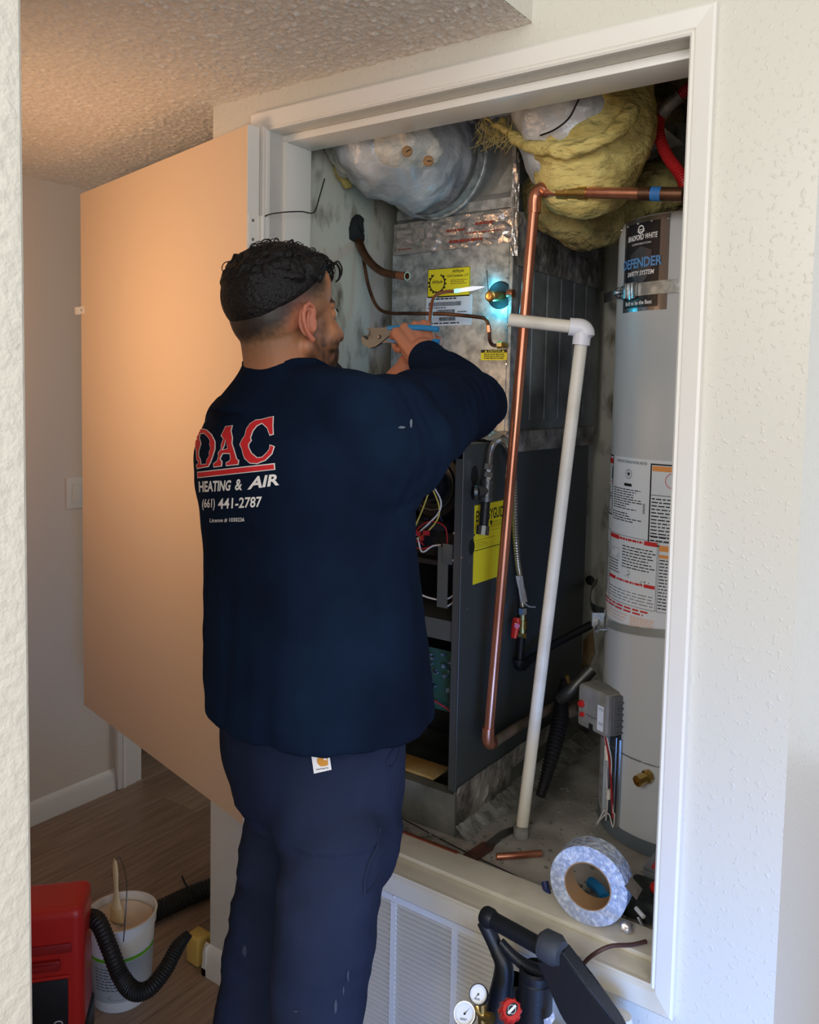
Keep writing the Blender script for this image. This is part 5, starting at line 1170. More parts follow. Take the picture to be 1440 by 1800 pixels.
mb = MB(); mb.tube([at(150, 1612, y=yh-0.0), at(172, 1620, y=yh), at(192, 1665, y=yh), at(212, 1715, y=yh), at(235, 1742, y=yh), at(262, 1738, y=yh+0.02), at(290, 1705, y=yh+0.06), at(312, 1665, y=yh+0.10), at(333, 1640, y=yh+0.13)], [0.019, 0.020, 0.020, 0.020, 0.020, 0.019, 0.019, 0.018, 0.010], 16, 24)
mb.bm.verts.ensure_lookup_table()
for i in range(len(mb.bm.verts)//16):
    vs = mb.bm.verts[i*16:(i+1)*16]; c = sum((v.co for v in vs), Vector())/16
    for v in vs: v.co = c+(v.co-c)*(1.0+0.05*(1 if i % 3 < 1 else -1))
mb.build('hose_tube', rubber, r)
mb = MB(); q = at(345, 1672, z=0.03); q.z = 0.0
mb.box(q.x-0.022, q.x+0.03, q.y-0.02, q.y+0.03, 0.001, 0.085, bev=0.012, seg=3)
for v in mb.bm.verts: v.co += Vector((noise.noise(v.co*40), noise.noise(v.co*40+Vector((3, 0, 0))), noise.noise(v.co*40+Vector((0, 5, 0)))))*0.004
tag(mb.build('yellow_sponge', sponge_m), 'yellow sponge block at the wall corner by the hose end', 'sponge')
r = empty('drain_hose', at(330, 1575, z=0.03), label='black ribbed hose running behind the bucket towards the closet corner', cat='hose')
mb = MB(); mb.tube([at(262, 1608, z=0.03), at(300, 1590, z=0.03), at(340, 1572, z=0.03), at(385, 1555, z=0.03), at(420, 1548, z=0.03)], 0.027, 16, 24)
mb.bm.verts.ensure_lookup_table()
for i in range(len(mb.bm.verts)//16):
    vs = mb.bm.verts[i*16:(i+1)*16]; c = sum((v.co for v in vs), Vector())/16
    for v in vs: v.co = c+(v.co-c)*(1.0+0.05*(1 if i % 3 < 1 else -1))
mb.build('hose_tube', rubber, r)
mb = MB(); mb.tube([at(334, 1565, z=0.055), at(325, 1552, z=0.07), at(320, 1540, z=0.085)], 0.003, 6, 3); mb.build('clip', rubber, r)

# PERSON_MARK
# ================================================================== PERSON
def remesh(mb, voxel, smooth=4, fac=0.5):
    me = bpy.data.meshes.new('tmp'); mb.bm.to_mesh(me); mb.bm.free()
    o = bpy.data.objects.new('tmp', me); COL.objects.link(o)
    md = o.modifiers.new('r', 'REMESH'); md.mode = 'VOXEL'; md.voxel_size = voxel; md.adaptivity = 0
    if smooth: ms = o.modifiers.new('s', 'SMOOTH'); ms.factor = fac; ms.iterations = smooth
    dg = bpy.context.evaluated_depsgraph_get(); dg.update()
    out = bpy.data.meshes.new_from_object(o.evaluated_get(dg))
    bpy.data.objects.remove(o); bpy.data.meshes.remove(me)
    return out
def as_obj(me, name, m, parent, **k):
    me.name = name; me.materials.clear(); me.materials.append(m)
    me.polygons.foreach_set('use_smooth', [True]*len(me.polygons))
    o = bpy.data.objects.new(name, me); link(o, parent); o.matrix_parent_inverse = Matrix.Translation(-Vector(parent.location)); tag(o, **k); return o
def cap(mb, a, b, ra, rb, n=20):
    a = Vector(a); b = Vector(b); d = (b-a); L = d.length
    prof = [(ra*math.cos(t), ra*math.sin(t)) for t in [math.radians(q) for q in range(-90, 1, 15)]]
    prof += [(rb*math.cos(t), L+rb*math.sin(t)) for t in [math.radians(q) for q in range(0, 91, 15)]]
    mb.lathe(prof, a, d, n); return mb
def chain(mb, pts, rs, n=20):
    for i in range(len(pts)-1): cap(mb, pts[i], pts[i+1], rs[i], rs[i+1], n)
    return mb
def fr(yaw, pitch=0, roll=0):
    """rows: right, forward, up"""
    f = Vector((math.sin(yaw)*math.cos(pitch), math.cos(yaw)*math.cos(pitch), math.sin(pitch)))
    r_ = Vector((math.cos(yaw), -math.sin(yaw), 0)); u = r_.cross(f).normalized()
    if roll: r_, u = r_*math.cos(roll)+u*math.sin(roll), u*math.cos(roll)-r_*math.sin(roll)
    return r_, f, u
R3 = lambda r_, f, u: Matrix((r_, f, u)).transposed()

TY = math.radians(10); tr, tf, tu = fr(TY)
HP = at(552, 1320, Z=1.50); chestC = at(533, 800, Z=1.50)
ShR = at(650, 722, Z=1.37); ShL = at(424, 748, Z=1.61)
nb = at(500, 650, Z=1.50)
person = empty('person', (HP.x, HP.y, 0), label='man in navy long-sleeve work shirt and trousers working at the furnace', cat='person')

# head frame
HY = math.radians(13); hr, hf, hu = fr(HY, math.radians(5))
EC = at(497, 574, Z=1.475)            # point between the ears
def H(f, r_, u): return EC+hf*f+hr*r_+hu*u
HR = R3(hr, hf, hu)
def hell(mb, f, r_, u, rf, rr, ru, n=28, rot=None):
    M = HR if rot is None else HR @ rot
    mb.ell(H(f, r_, u), (rr, rf, ru), rot=M, n=n, m_=18)
body = MB()
hell(body, -0.002, 0, 0.052, 0.097, 0.078, 0.083, 40)
hell(body, -0.030, 0, 0.022, 0.064, 0.070, 0.068)
hell(body, 0.040, 0, -0.005, 0.056, 0.062, 0.085)
hell(body, 0.058, 0, -0.048, 0.050, 0.050, 0.052)
for s_ in (-1, 1):
    hell(body, 0.062, s_*0.034, -0.022, 0.030, 0.030, 0.034)
    cap(body, H(0.014, s_*0.050, -0.036), H(0.078, s_*0.018, -0.086), 0.018, 0.018)
    cap(body, H(0.090, s_*0.012, 0.038), H(0.074, s_*0.045, 0.036), 0.009, 0.009)
    hell(body, 0.079, s_*0.031, 0.019, 0.0125, 0.0155, 0.012)
    hell(body, 0.104, s_*0.011, -0.025, 0.010, 0.008, 0.008)
hell(body, 0.088, 0, -0.090, 0.022, 0.026, 0.020)
chain(body, [H(0.092, 0, 0.030), H(0.104, 0, 0.006), H(0.118, 0, -0.020)], [0.009, 0.010, 0.0125])
cap(body, H(0.098, -0.016, -0.050), H(0.098, 0.016, -0.050), 0.007, 0.007); cap(body, H(0.101, -0.008, -0.050), H(0.101, 0.008, -0.050), 0.007, 0.007)
cap(body, H(0.095, -0.014, -0.062), H(0.095, 0.014, -0.062), 0.0085, 0.0085)
hell(body, 0.060, 0, 0.070, 0.034, 0.052, 0.045)
# ears: small base in the body, the shell added below
def E_(s_, f, u, o=0.0): return H(0.004+f, s_*(0.0725+o+max(0.0, 0.012-f)*0.30), u)
for s_ in (-1, 1): hell(body, 0.006, s_*0.070, 0.0, 0.014, 0.008, 0.024)
# neck
cap(body, H(-0.020, 0, -0.015), nb+Vector((0, 0, -0.03)), 0.058, 0.066, 28); cap(body, H(0.012, 0, -0.04), nb+tf*0.03+Vector((0, 0, -0.04)), 0.054, 0.060, 28)
# torso, slim under the clothes
hipc = HP+Vector((0, 0, -0.02))
def tring(c, A_, B_): return (c, A_, B_)
def loft(mb, secs, n=40, p=2.3, yaw=TY, res=4):
    r_, f_, u_ = fr(yaw); out = []
    S_ = []
    for i in range(len(secs)-1):
        p0 = secs[max(i-1, 0)]; p1 = secs[i]; p2 = secs[i+1]; p3 = secs[min(i+2, len(secs)-1)]
        for k_ in range(res):
            t = k_/res; h = lambda a, b_, c, d: 0.5*((2*b_)+(c-a)*t+(2*a-5*b_+4*c-d)*t*t+(3*b_-a-3*c+d)*t**3)
            S_.append((h(p0[0], p1[0], p2[0], p3[0]), h(p0[1], p1[1], p2[1], p3[1]), h(p0[2], p1[2], p2[2], p3[2])))
    S_.append(secs[-1])
    for c, A_, B_ in S_:
        ring = []
        for k_ in range(n):
            a = 2*math.pi*k_/n; ca, sa = math.cos(a), math.sin(a)
            ring.append(mb.bm.verts.new(c+r_*A_*math.copysign(abs(ca)**(2/p), ca)+f_*B_*math.copysign(abs(sa)**(2/p), sa)))
        out.append(ring)
    for X, Y in zip(out, out[1:]):
        for k_ in range(n): mb.bm.faces.new((X[k_], X[(k_+1) % n], Y[(k_+1) % n], Y[k_]))
    mb.bm.faces.new(out[0][::-1]); mb.bm.faces.new(out[-1])
sc = (ShR+ShL)/2
loft(body, [(HP+Vector((0, 0, -0.06)), 0.11, 0.08), (HP, 0.12, 0.09), (HP.lerp(sc, 0.35), 0.125, 0.10), (HP.lerp(sc, 0.75), 0.13, 0.09), (sc, 0.11, 0.07)])
cap(body, nb+Vector((0, 0, -0.07)), ShR, 0.045, 0.045); cap(body, nb+Vector((0, 0, -0.07)), ShL, 0.045, 0.045)
# arms
ElR = at(838, 702, y=-0.06); WrR = at(753, 634, y=0.040)
ElL = Vector((-1.36, -0.03, 1.35)); WrL = at(716, 650, y=0.07)
cap(body, ShR, ElR, 0.042, 0.040); cap(body, ElR, WrR, 0.042, 0.030)
cap(body, ShL, ElL, 0.042, 0.040); cap(body, ElL, WrL, 0.042, 0.028)
# legs
knR = at(573, 1640, Z=1.37); knL = at(461, 1640, Z=1.60)
ftR = at(560, 1900, Z=1.36); ftR = Vector((ftR.x, ftR.y, 0.10)); ftL = at(434, 1850, Z=1.60); ftL = Vector((ftL.x, ftL.y, 0.10))
hjR = HP+tr*0.085+Vector((0, 0, -0.08)); hjL = HP-tr*0.065+Vector((0, 0, -0.08))
for h_, k_, f_ in ((hjR, knR, ftR), (hjL, knL, ftL)):
    cap(body, h_, k_, 0.044, 0.038); cap(body, k_, f_, 0.038, 0.034); cap(body, f_+Vector((0, 0, -0.05)), f_+tf*0.12+Vector((0, 0, -0.06)), 0.03, 0.026)
# right fist: fx runs from wrist to knuckles, fb is the back of the hand, fs along the knuckle row
def fist(mb, wrist, fx, fb, size=1.0, thumb_side=1, curl=(62, 88, 70)):
    fx = fx.normalized(); fb = (fb-fx*fb.dot(fx)).normalized(); fs = fx.cross(fb)*thumb_side
    P_ = lambda x, s_, b_: wrist+(fx*x+fs*s_+fb*b_)*size
    cap(mb, P_(-0.02, 0, 0), P_(0.015, 0, 0), 0.027*size, 0.028*size)
    for s_ in (-0.030, -0.010, 0.010, 0.028): cap(mb, P_(0.012, s_*0.62, 0), P_(0.076, s_, 0.0), 0.0150*size, 0.0125*size, 14)
    cap(mb, P_(0.03, 0.022, -0.012), P_(0.055, 0.018, -0.016), 0.016*size, 0.013*size)
    cap(mb, P_(0.02, -0.02, -0.010), P_(0.05, -0.024, -0.014), 0.016*size, 0.012*size)
    for s_, L_, x0 in ((-0.031, 0.80, 0.072), (-0.0105, 0.95, 0.080), (0.0105, 1.0, 0.083), (0.030, 0.93, 0.078)):
        s_ = -s_
        p = P_(x0, s_, 0.002); th = 0; seg = (0.040*L_, 0.026*L_, 0.021*L_); rs = (0.0108, 0.0098, 0.0090, 0.0078)
        for i in range(3):
            th += math.radians(curl[i]); q_ = p+(fx*math.cos(th)-fb*math.sin(th))*seg[i]*size
            cap(mb, p, q_, rs[i]*size, rs[i+1]*size, 12); p = q_
    a = P_(0.018, 0.026, -0.012); b_ = P_(0.048, 0.046, -0.026); c = P_(0.070, 0.034, -0.046); d = P_(0.082, 0.012, -0.052)
    chain(mb, [a, b_, c, d], [0.0145*size, 0.0125*size, 0.0112*size, 0.0092*size], 12)
    return P_
FPx = (at(722, 578, y=0.060)-WrR); fxR = FPx.normalized()
fbR = (CAM-WrR).normalized()*0.8+Vector((0.1, 0, 0.55))
Pf = fist(body, at(750, 628, y=0.042), fxR, fbR, 1.12, 1)
fxL = (at(735, 590, y=0.115)-WrL).normalized()
PfL = fist(body, WrL, fxL, Vector((-0.4, -0.6, 0.5)), 0.95, -1)
bme = remesh(body, 0.0027, 5, 0.5)
# colour attribute: skin, clipped hair fade, beard
ca = bme.color_attributes.new('tint', 'FLOAT_COLOR', 'POINT')
nv = len(bme.vertices); co = np.empty(nv*3); bme.vertices.foreach_get('co', co); co = co.reshape(-1, 3)
q = co-np.array(EC); hF = q@np.array(hf); hRr = q@np.array(hr); hU = q@np.array(hu)
skin = np.array(srgb(168, 112, 78)); skin2 = np.array(srgb(178, 116, 88)); stub = np.array(srgb(104, 82, 62)); dark = np.array(srgb(22, 18, 18)); lip = np.array(srgb(150, 84, 72))
sm = lambda x, a, b_: np.clip((x-a)/(b_-a), 0, 1)
colr = np.tile(skin, (nv, 1))
head = (hU > -0.14) & (np.hypot(hF, hRr) < 0.14)
# hair line: a surface sloping from nape to temple
rim = np.where(hF < 0.06, 0.050+0.70*hF, 0.092+(hF-0.06)*0.8)
t_ = (rim-hU)/0.075                      # 0 at the hair edge, 1 where the clipped hair has faded out
earzone = np.exp(-(((hF+0.004)/0.024)**2+((hU-0.004)/0.036)**2))*(np.abs(hRr) > 0.06)
front = sm(0.066-hF, 0, 0.020)
nz = np.array([noise.noise(Vector(c)*150) for c in co])*0.12*head
kd = np.clip(1.1-(t_+nz)*2.6, 0, 1)*front*head*(t_ > -1.2)
kd = np.where(t_ < 0, head*front, kd)
ks = np.clip(1.15-(t_+nz), 0, 1)*front*head*(1-np.clip(earzone*1.7, 0, 1))
k1 = (np.clip(ks*1.1, 0, 1))[:, None]*0.85; colr = colr*(1-k1)+stub*k1
k2 = kd[:, None]*0.92; colr = colr*(1-k2)+dark*k2
jaw = sm(-hU, 0.012, 0.035)*sm(hF-0.010, 0.0, 0.022)*sm(hU, -0.135, -0.120)
side = sm(0.030-np.abs(hF-0.033), 0, 0.014)*sm(-hU, -0.035, 0.0)*(hU > -0.10)*(np.abs(hRr) > 0.045)
nm = np.array([noise.noise(Vector(c)*90) for c in co[head]])
bd = np.zeros(nv); bd[:] = np.maximum(jaw*(0.75+0.25*sm(hF, 0.04, 0.09)), side*0.7); bd *= head
bd[head] *= np.clip(0.85+0.5*nm, 0.3, 1)
bd *= 1-np.exp(-((hU+0.055)/0.012)**2)*(hF > 0.096)
k3 = np.clip(bd*1.15, 0, 1)[:, None]*0.95; colr = colr*(1-k3)+np.array(srgb(38, 28, 24))*k3
browz = np.exp(-(((hU-0.041)/0.006)**2))*(hF > 0.066)*(np.abs(hRr) < 0.055)*(np.abs(hRr) > 0.010)*head; k4 = browz[:, None]; colr = colr*(1-k4)+dark*k4
lp = (np.exp(-((hU+0.056)/0.010)**2)*(hF > 0.097)*(np.abs(hRr) < 0.024)*head)[:, None]*0.7; colr = colr*(1-lp)+lip*lp
hand = (co[:, 1] > -0.02)[:, None]; colr = np.where(hand, skin2*0.98, colr)
earc = (earzone*head)[:, None]*0.6; colr = colr*(1-earc)+np.array(srgb(176, 104, 82))*earc
ca.data.foreach_set('color', np.concatenate([colr, np.ones((nv, 1))], 1).ravel())
sk = bpy.data.materials.new('skin'); sk.use_nodes = True; nt = sk.node_tree; pb_ = nt.nodes['Principled BSDF']
at_ = nt.nodes.new('ShaderNodeAttribute'); at_.attribute_name = 'tint'; nt.links.new(at_.outputs['Color'], pb_.inputs['Base Color'])
pb_.inputs['Roughness'].default_value = 0.5; pb_.inputs['Subsurface Weight'].default_value = 0.08; pb_.inputs['Subsurface Radius'].default_value = (0.01, 0.004, 0.002)
tn = nt.nodes.new('ShaderNodeTexNoise'); tn.inputs['Scale'].default_value = 500; bp_ = nt.nodes.new('ShaderNodeBump'); bp_.inputs['Strength'].default_value = 0.3; bp_.inputs['Distance'].default_value = 0.0006
nt.links.new(tn.outputs[0], bp_.inputs['Height']); nt.links.new(bp_.outputs[0], pb_.inputs['Normal'])
as_obj(bme, 'body', sk, person)
for s_ in (-1, 1):
    mb = MB(); er = Matrix.Rotation(s_*math.radians(-14), 3, 'Z')
    mb.ell(E_(s_, -0.003, 0.006, -0.001), (0.0030, 0.0165, 0.027), rot=HR @ er, n=28, m_=18)
    pts = [E_(s_, 0.009, 0.010, .003), E_(s_, 0.0125, 0.020, .0045), E_(s_, 0.008, 0.030, .005), E_(s_, -0.002, 0.0345, .0055), E_(s_, -0.012, 0.030, .006), E_(s_, -0.018, 0.019, .006), E_(s_, -0.018, 0.006, .006), E_(s_, -0.013, -0.007, .0055), E_(s_, -0.006, -0.018, .005), E_(s_, 0.002, -0.025, .004)]
    chain(mb, pts, [.0026, .0032, .0036, .0038, .0040, .0040, .0038, .0038, .0044, .0058], 12)
    chain(mb, [E_(s_, 0.004, 0.024, .003), E_(s_, -0.005, 0.018, .0045), E_(s_, -0.009, 0.006, .005), E_(s_, -0.006, -0.006, .0045), E_(s_, 0.002, -0.012, .004)], [.002, .0028, .003, .003, .003], 10)
    chain(mb, [E_(s_, 0.012, 0.004, 0.003), E_(s_, 0.010, -0.006, .004), E_(s_, 0.006, -0.012, .003)], [.0042, .0042, .003], 10)
    eme = remesh(mb, 0.0011, 4, 0.5); ea = eme.color_attributes.new('tint', 'FLOAT_COLOR', 'POINT')
    ea.data.foreach_set('color', list((*srgb(180, 108, 84), 1.0))*len(eme.vertices)); as_obj(eme, 'ear', sk, person)
    mb = MB(); hell(mb, 0.006, s_*0.0752, 0.000, 0.0045, 0.0025, 0.007); mb.build('ear_canal', mat('ear_shadow', srgb(70, 34, 26), 0.8), person)
# eyes and lashes
for s_ in (-1, 1):
    mb = MB(); mb.ell(H(0.083, s_*0.031, 0.020), (0.0115,)*3, n=16, m_=10); mb.build('eye', mat('eye_white', srgb(225, 220, 214), 0.2), person)
    mb = MB(); mb.tube([H(0.092, s_*0.020, 0.024), H(0.0965, s_*0.031, 0.027), H(0.090, s_*0.043, 0.023)], 0.0016, 6, 4); mb.build('eyelash', mat('lash_black', srgb(16, 12, 12), 0.7), person)
# hair on top: solid cap of curls
hairm = mat('hair_black', srgb(14, 12, 14), 0.55, bump=1.0, bscale=160, bdist=0.004, spec=0.35)
mb = MB()
mb.ell(H(-0.004, 0, 0.060), (0.0830, 0.102, 0.077), rot=HR, n=40, m_=24)
hell(mb, 0.050, 0, 0.096, 0.042, 0.058, 0.038)
hell(mb, -0.045, 0, 0.052, 0.062, 0.072, 0.066)
for _ in range(420):
    a = rnd()*2*math.pi; e = math.acos(1-rnd()*0.78)
    d = Vector((math.sin(e)*math.cos(a), math.sin(e)*math.sin(a), math.cos(e)))
    p = H(0.000+d.y*0.102, d.x*0.084, 0.060+d.z*0.079)
    n_ = (p-H(0, 0, 0.06)).normalized(); tt = n_.orthogonal().normalized(); tt.rotate(Matrix.Rotation(rnd()*6.28, 3, n_))
    rr = 0.004+0.004*rnd(); 
    cap(mb, p, p+tt*rr*1.6+n_*0.004*rnd(), rr, rr*0.7, 8)
hme = remesh(mb, 0.0028, 1, 0.4)
bmh = bmesh.new(); bmh.from_mesh(hme)
EC_ = EC; hfv, hrv, huv = hf, hr, hu
dl = []
for v in bmh.verts:
    q = v.co-EC_; f_, r_, u_ = q.dot(hfv), q.dot(hrv), q.dot(huv)
    edge = 0.050+0.70*f_ if f_ < 0.06 else 0.092+(f_-0.06)*0.8
    t = u_-edge
    if t < 0.016:   # draw the lower rim in to the scalp so that it fades
        c = Vector((H(0, 0, 0.045))); k_ = min(1, (0.016-t)/0.022); v.co = v.co.lerp(c, 0.12*k_)
    if t < -0.006: dl.append(v)
bmesh.ops.delete(bmh, geom=dl, context='VERTS')
bmh.to_mesh(hme); bmh.free()
as_obj(hme, 'hair', hairm, person)
mb = MB()
for _ in range(150):
    a = rnd()*2*math.pi; e = 0.2+rnd()*0.9
    if rnd() < 0.45: a = math.pi/2+random.gauss(0, 0.5); e = 0.75+0.35*rnd()
    d = Vector((math.sin(e)*math.cos(a), math.sin(e)*math.sin(a), math.cos(e)))
    p = H(0.002+d.y*0.104, d.x*0.086, 0.062+d.z*0.079); n_ = (p-H(0, 0, 0.06)).normalized(); tt = n_.orthogonal().normalized(); tt.rotate(Matrix.Rotation(rnd()*6.28, 3, n_))
    rr = 0.005+0.006*rnd(); mb.tube([p-tt*rr+n_*-0.003, p-tt*rr*0.5+n_*rr*0.9, p+tt*rr*0.6+n_*rr, p+tt*rr*1.3+n_*0.001, p+tt*rr*0.8-n_*0.004], 0.0009, 4, 3)
for i in range(9):   # the forelock curls
    p = H(0.082+0.003*(i % 3), 0.050-0.010*i, 0.106-0.003*(i % 2)); s_ = 0.010+0.003*rnd()
    mb.tube([p, p+hf*s_+hu*0.004, p+hf*s_*1.7-hu*s_*0.7, p+hf*s_*1.5-hu*s_*1.9, p+hf*s_*0.9-hu*s_*2.4], 0.0017, 5, 4)
o = mb.build('curl', hairm, person); o['kind'] = 'stuff'
# chin beard
mb = MB()
for s_ in (-1, 1): cap(mb, H(0.098, s_*0.010, -0.086), H(0.072, s_*0.036, -0.088), 0.018, 0.014)
cap(mb, H(0.099, 0, -0.082), H(0.094, 0, -0.108), 0.019, 0.015)
for _ in range(60): p = H(0.088+0.014*rnd(), random.gauss(0, 0.014), -0.088-0.022*rnd()); cap(mb, p, p+hf*0.004-hu*0.006, 0.004, 0.002, 6)
as_obj(remesh(mb, 0.003, 1), 'beard', mat('beard_black', srgb(20, 15, 14), 0.8, bump=1.0, bscale=220, bdist=0.003), person)

# ---- shirt
mb = MB()
hemz = 1.0
def C_(px, py, Z): return at(px, py, Z=Z)
secs = [(at(564, 1248, Z=1.50), 0.214, 0.182), (at(559, 1190, Z=1.50), 0.214, 0.180), (at(552, 1080, Z=1.50), 0.208, 0.172), (at(543, 950, Z=1.50), 0.208, 0.164), (at(530, 850, Z=1.50), 0.220, 0.160), (at(522, 780, Z=1.50), 0.222, 0.150), (at(520, 720, Z=1.50), 0.182, 0.118), (at(512, 685, Z=1.50), 0.125, 0.090)]
loft(mb, secs, n=56, p=2.25)
cap(mb, ShL+Vector((0.01, 0, 0.0)), nb+Vector((0, 0, -0.040)), 0.058, 0.074); cap(mb, ShR+Vector((-0.01, 0, -0.004)), nb+Vector((0, 0, -0.056)), 0.068, 0.074)
mb.ell(ShL+Vector((0.008, 0, -0.055)), (0.066, 0.080, 0.095)); 
chain(mb, [ShR+Vector((-0.01, -0.0, -0.025)), ShR.lerp(ElR, 0.5)+Vector((0, 0, -0.012)), ElR+Vector((0, 0, -0.008))], [0.084, 0.078, 0.060])
chain(mb, [at(640, 840, Z=1.38), at(720, 800, Z=1.41), at(800, 748, Z=1.50)], [0.075, 0.062, 0.045])
chain(mb, [at(668, 790, Z=1.38), at(745, 772, Z=1.42), at(828, 732, y=-0.05)], [0.085, 0.062, 0.036])
chain(mb, [at(690, 860, Z=1.42), at(740, 810, Z=1.43)], [0.05, 0.045])
chain(mb, [ElR, ElR.lerp(WrR, 0.5)+Vector((0, 0, -0.004)), ElR.lerp(WrR, 0.97)], [0.056, 0.052, 0.041])
chain(mb, [ShL, ElL, ElL.lerp(WrL, 0.86)], [0.070, 0.060, 0.040])
# collar rib
mb2 = MB(); 
mb.lathe([(0.0, 0.020), (0.074, 0.018), (0.080, 0.0), (0.10, -0.03), (0.14, -0.075), (0.0, -0.09)], nb+Vector((0, 0.004, 0.0)), n=36)
sme = remesh(mb, 0.0055, 18, 0.5)
co = np.empty(len(sme.vertices)*3); sme.vertices.foreach_get('co', co); co = co.reshape(-1, 3)
sme.calc_loop_triangles()
nr = np.empty(len(sme.vertices)*3); sme.vertices.foreach_get('normal', nr); nr = nr.reshape(-1, 3)
out = co.copy()
ax_a = np.array((ElR-ShR).normalized())
for i in range(len(co)):
    p = Vector(co[i]); h = p.z
    w = 0
    # drape folds below the chest, running down
    if h < 1.35:
        a = math.atan2((p-HP).dot(tf), (p-HP).dot(tr)); w += 0.006*min(1, (1.38-h)/0.2)*noise.noise(Vector((a*2.6, h*1.6, 3)))+0.004*noise.noise(Vector((a*6, h*3.0, 8)))*min(1, (1.38-h)/0.2)
    w += 0.0045*noise.noise(p*9)+0.002*noise.noise(p*26)
    t_ = (p-ShR).dot(Vector(ax_a))
    if t_ > -0.06 and h > 1.38:   # sleeve folds
        w += 0.006*noise.noise(Vector((t_*26+p.z*7, p.y*5, 4)))*min(1, (t_+0.06)/0.1)
        w += 0.0035*noise.noise(Vector((t_*60, p.z*12, 2)))*min(1, (t_+0.06)/0.1)
    out[i] += nr[i]*w
sme.vertices.foreach_set('co', out.ravel()); sme.update()
bms = bmesh.new(); bms.from_mesh(sme)
bms.to_mesh(sme); 
tree = BVHTree.FromBMesh(bms); bms.free()
shirt = as_obj(sme, 'shirt', navy, person)
mb = MB(); hc_ = at(566, 1310, Z=1.50)
cpts = []
rim_ = nb+Vector((0, 0.004, 0.014))
for k_ in range(25):
    a = 2*math.pi*k_/24; cpts.append(rim_+tr*0.076*math.cos(a)+tf*(0.074*math.sin(a)+0.006)+Vector((0, 0, -0.006+0.004*math.cos(a)**2-0.022*max(0, math.sin(a)))))
mb.tube(cpts, 0.0085, 10, 2, flat=1.0); mb.build('collar', navy, person)
mb = MB(); d_ = (WrR-ElR).normalized(); c = ElR.lerp(WrR, 0.99)
mb.lathe([(0.036, -0.014), (0.0415, -0.012), (0.0425, 0.0), (0.0415, 0.016), (0.037, 0.018), (0.034, 0.010)], c, d_, 32); mb.build('cuff', navy, person)

def onshirt(off):
    def g(px, py):
        d = (at(px, py, Z=1)-CAM).normalized(); hit = tree.ray_cast(CAM, d)
        if hit[0] is None: 
            return None
        return hit[0]+hit[1]*off if hit[1].dot(d) < 0 else hit[0]-hit[1]*off
    return g
z6 = lambda pts: [(320+a/6, 700+b_/6) for a, b_ in pts]
Dp = [(128, 325), (200, 318), (270, 335), (325, 385), (362, 460), (362, 540), (340, 610), (315, 680), (290, 725), (225, 735), (165, 748), (155, 705), (175, 690), (180, 668), (160, 650), (155, 560), (142, 500), (150, 430), (145, 400), (128, 375)]
Di = [(205, 380), (240, 378), (275, 410), (300, 450), (295, 490), (308, 530), (290, 570), (292, 610), (265, 650), (262, 690), (215, 695), (205, 640), (190, 610), (190, 560), (214, 480), (195, 420)]
Ap = [(462, 300), (545, 288), (530, 350), (545, 420), (540, 480), (560, 540), (590, 640), (612, 655), (605, 705), (470, 718), (468, 680), (500, 665), (515, 640), (508, 590), (440, 590), (415, 640), (435, 670), (430, 720), (338, 732), (335, 690), (375, 660), (390, 610), (385, 580), (420, 530), (415, 500), (440, 430), (415, 400), (440, 350)]
Ai = [(468, 440), (478, 500), (486, 530), (440, 545), (460, 500)]
Cp = [(912, 205), (975, 192), (970, 290), (975, 388), (930, 400), (900, 320), (850, 275), (800, 300), (760, 350), (735, 420), (745, 450), (715, 490), (715, 520), (745, 580), (800, 625), (850, 620), (900, 570), (925, 535), (930, 490), (985, 510), (960, 590), (890, 660), (800, 695), (720, 690), (665, 640), (645, 590), (635, 540), (612, 490), (640, 430), (665, 400), (680, 330), (720, 270), (780, 230), (850, 222)]
def shrink(pts, d):
    n_ = len(pts); ar = sum(pts[i][0]*pts[(i+1) % n_][1]-pts[(i+1) % n_][0]*pts[i][1] for i in range(n_)); s_ = 1 if ar > 0 else -1
    out = []
    for i in range(n_):
        a = Vector(pts[i-1]); b_ = Vector(pts[i]); c = Vector(pts[(i+1) % n_]); d1 = (b_-a).normalized(); d2 = (c-b_).normalized()
        n1 = Vector((-d1.y, d1.x)); n2 = Vector((-d2.y, d2.x)); m_ = (n1+n2); m_ = m_/max(m_.length_squared, 0.6)*2/1.0*0.5*1.0 if m_.length > 0.1 else n1
        b2 = b_+m_*2*d*s_/2*1.0
        out.append((b2.x, b2.y))
    return out
def letter(P, outer, inner, d):
    o_ = [Vector((x, y, 0)) for x, y in outer]
    if inner is None: P.poly(outer); return
    i_ = [Vector((x, y, 0)) for x, y in inner]
    tr_ = tessellate_polygon([o_, i_]); al = o_+i_; vs = [P.bm.verts.new(v) for v in al]
    for t in tr_:
        try: P.bm.faces.new([vs[k_] for k_ in t])
        except ValueError: pass
Pw = Print(onshirt(0.0014), 3.0); Pr = Print(onshirt(0.0022), 3.0)
for o_, i_ in ((Dp, Di), (Ap, Ai), (Cp, None)):
    letter(Pw, z6(o_), z6(i_) if i_ else None, 0)
    letter(Pr, z6(shrink(o_, 17)), z6(shrink(i_, -13)) if i_ else None, 0)
Pw.poly(z6([(168, 775), (985, 685), (990, 755), (172, 842)])); Pr.poly(z6([(176, 784), (975, 698), (980, 748), (180, 832)]))
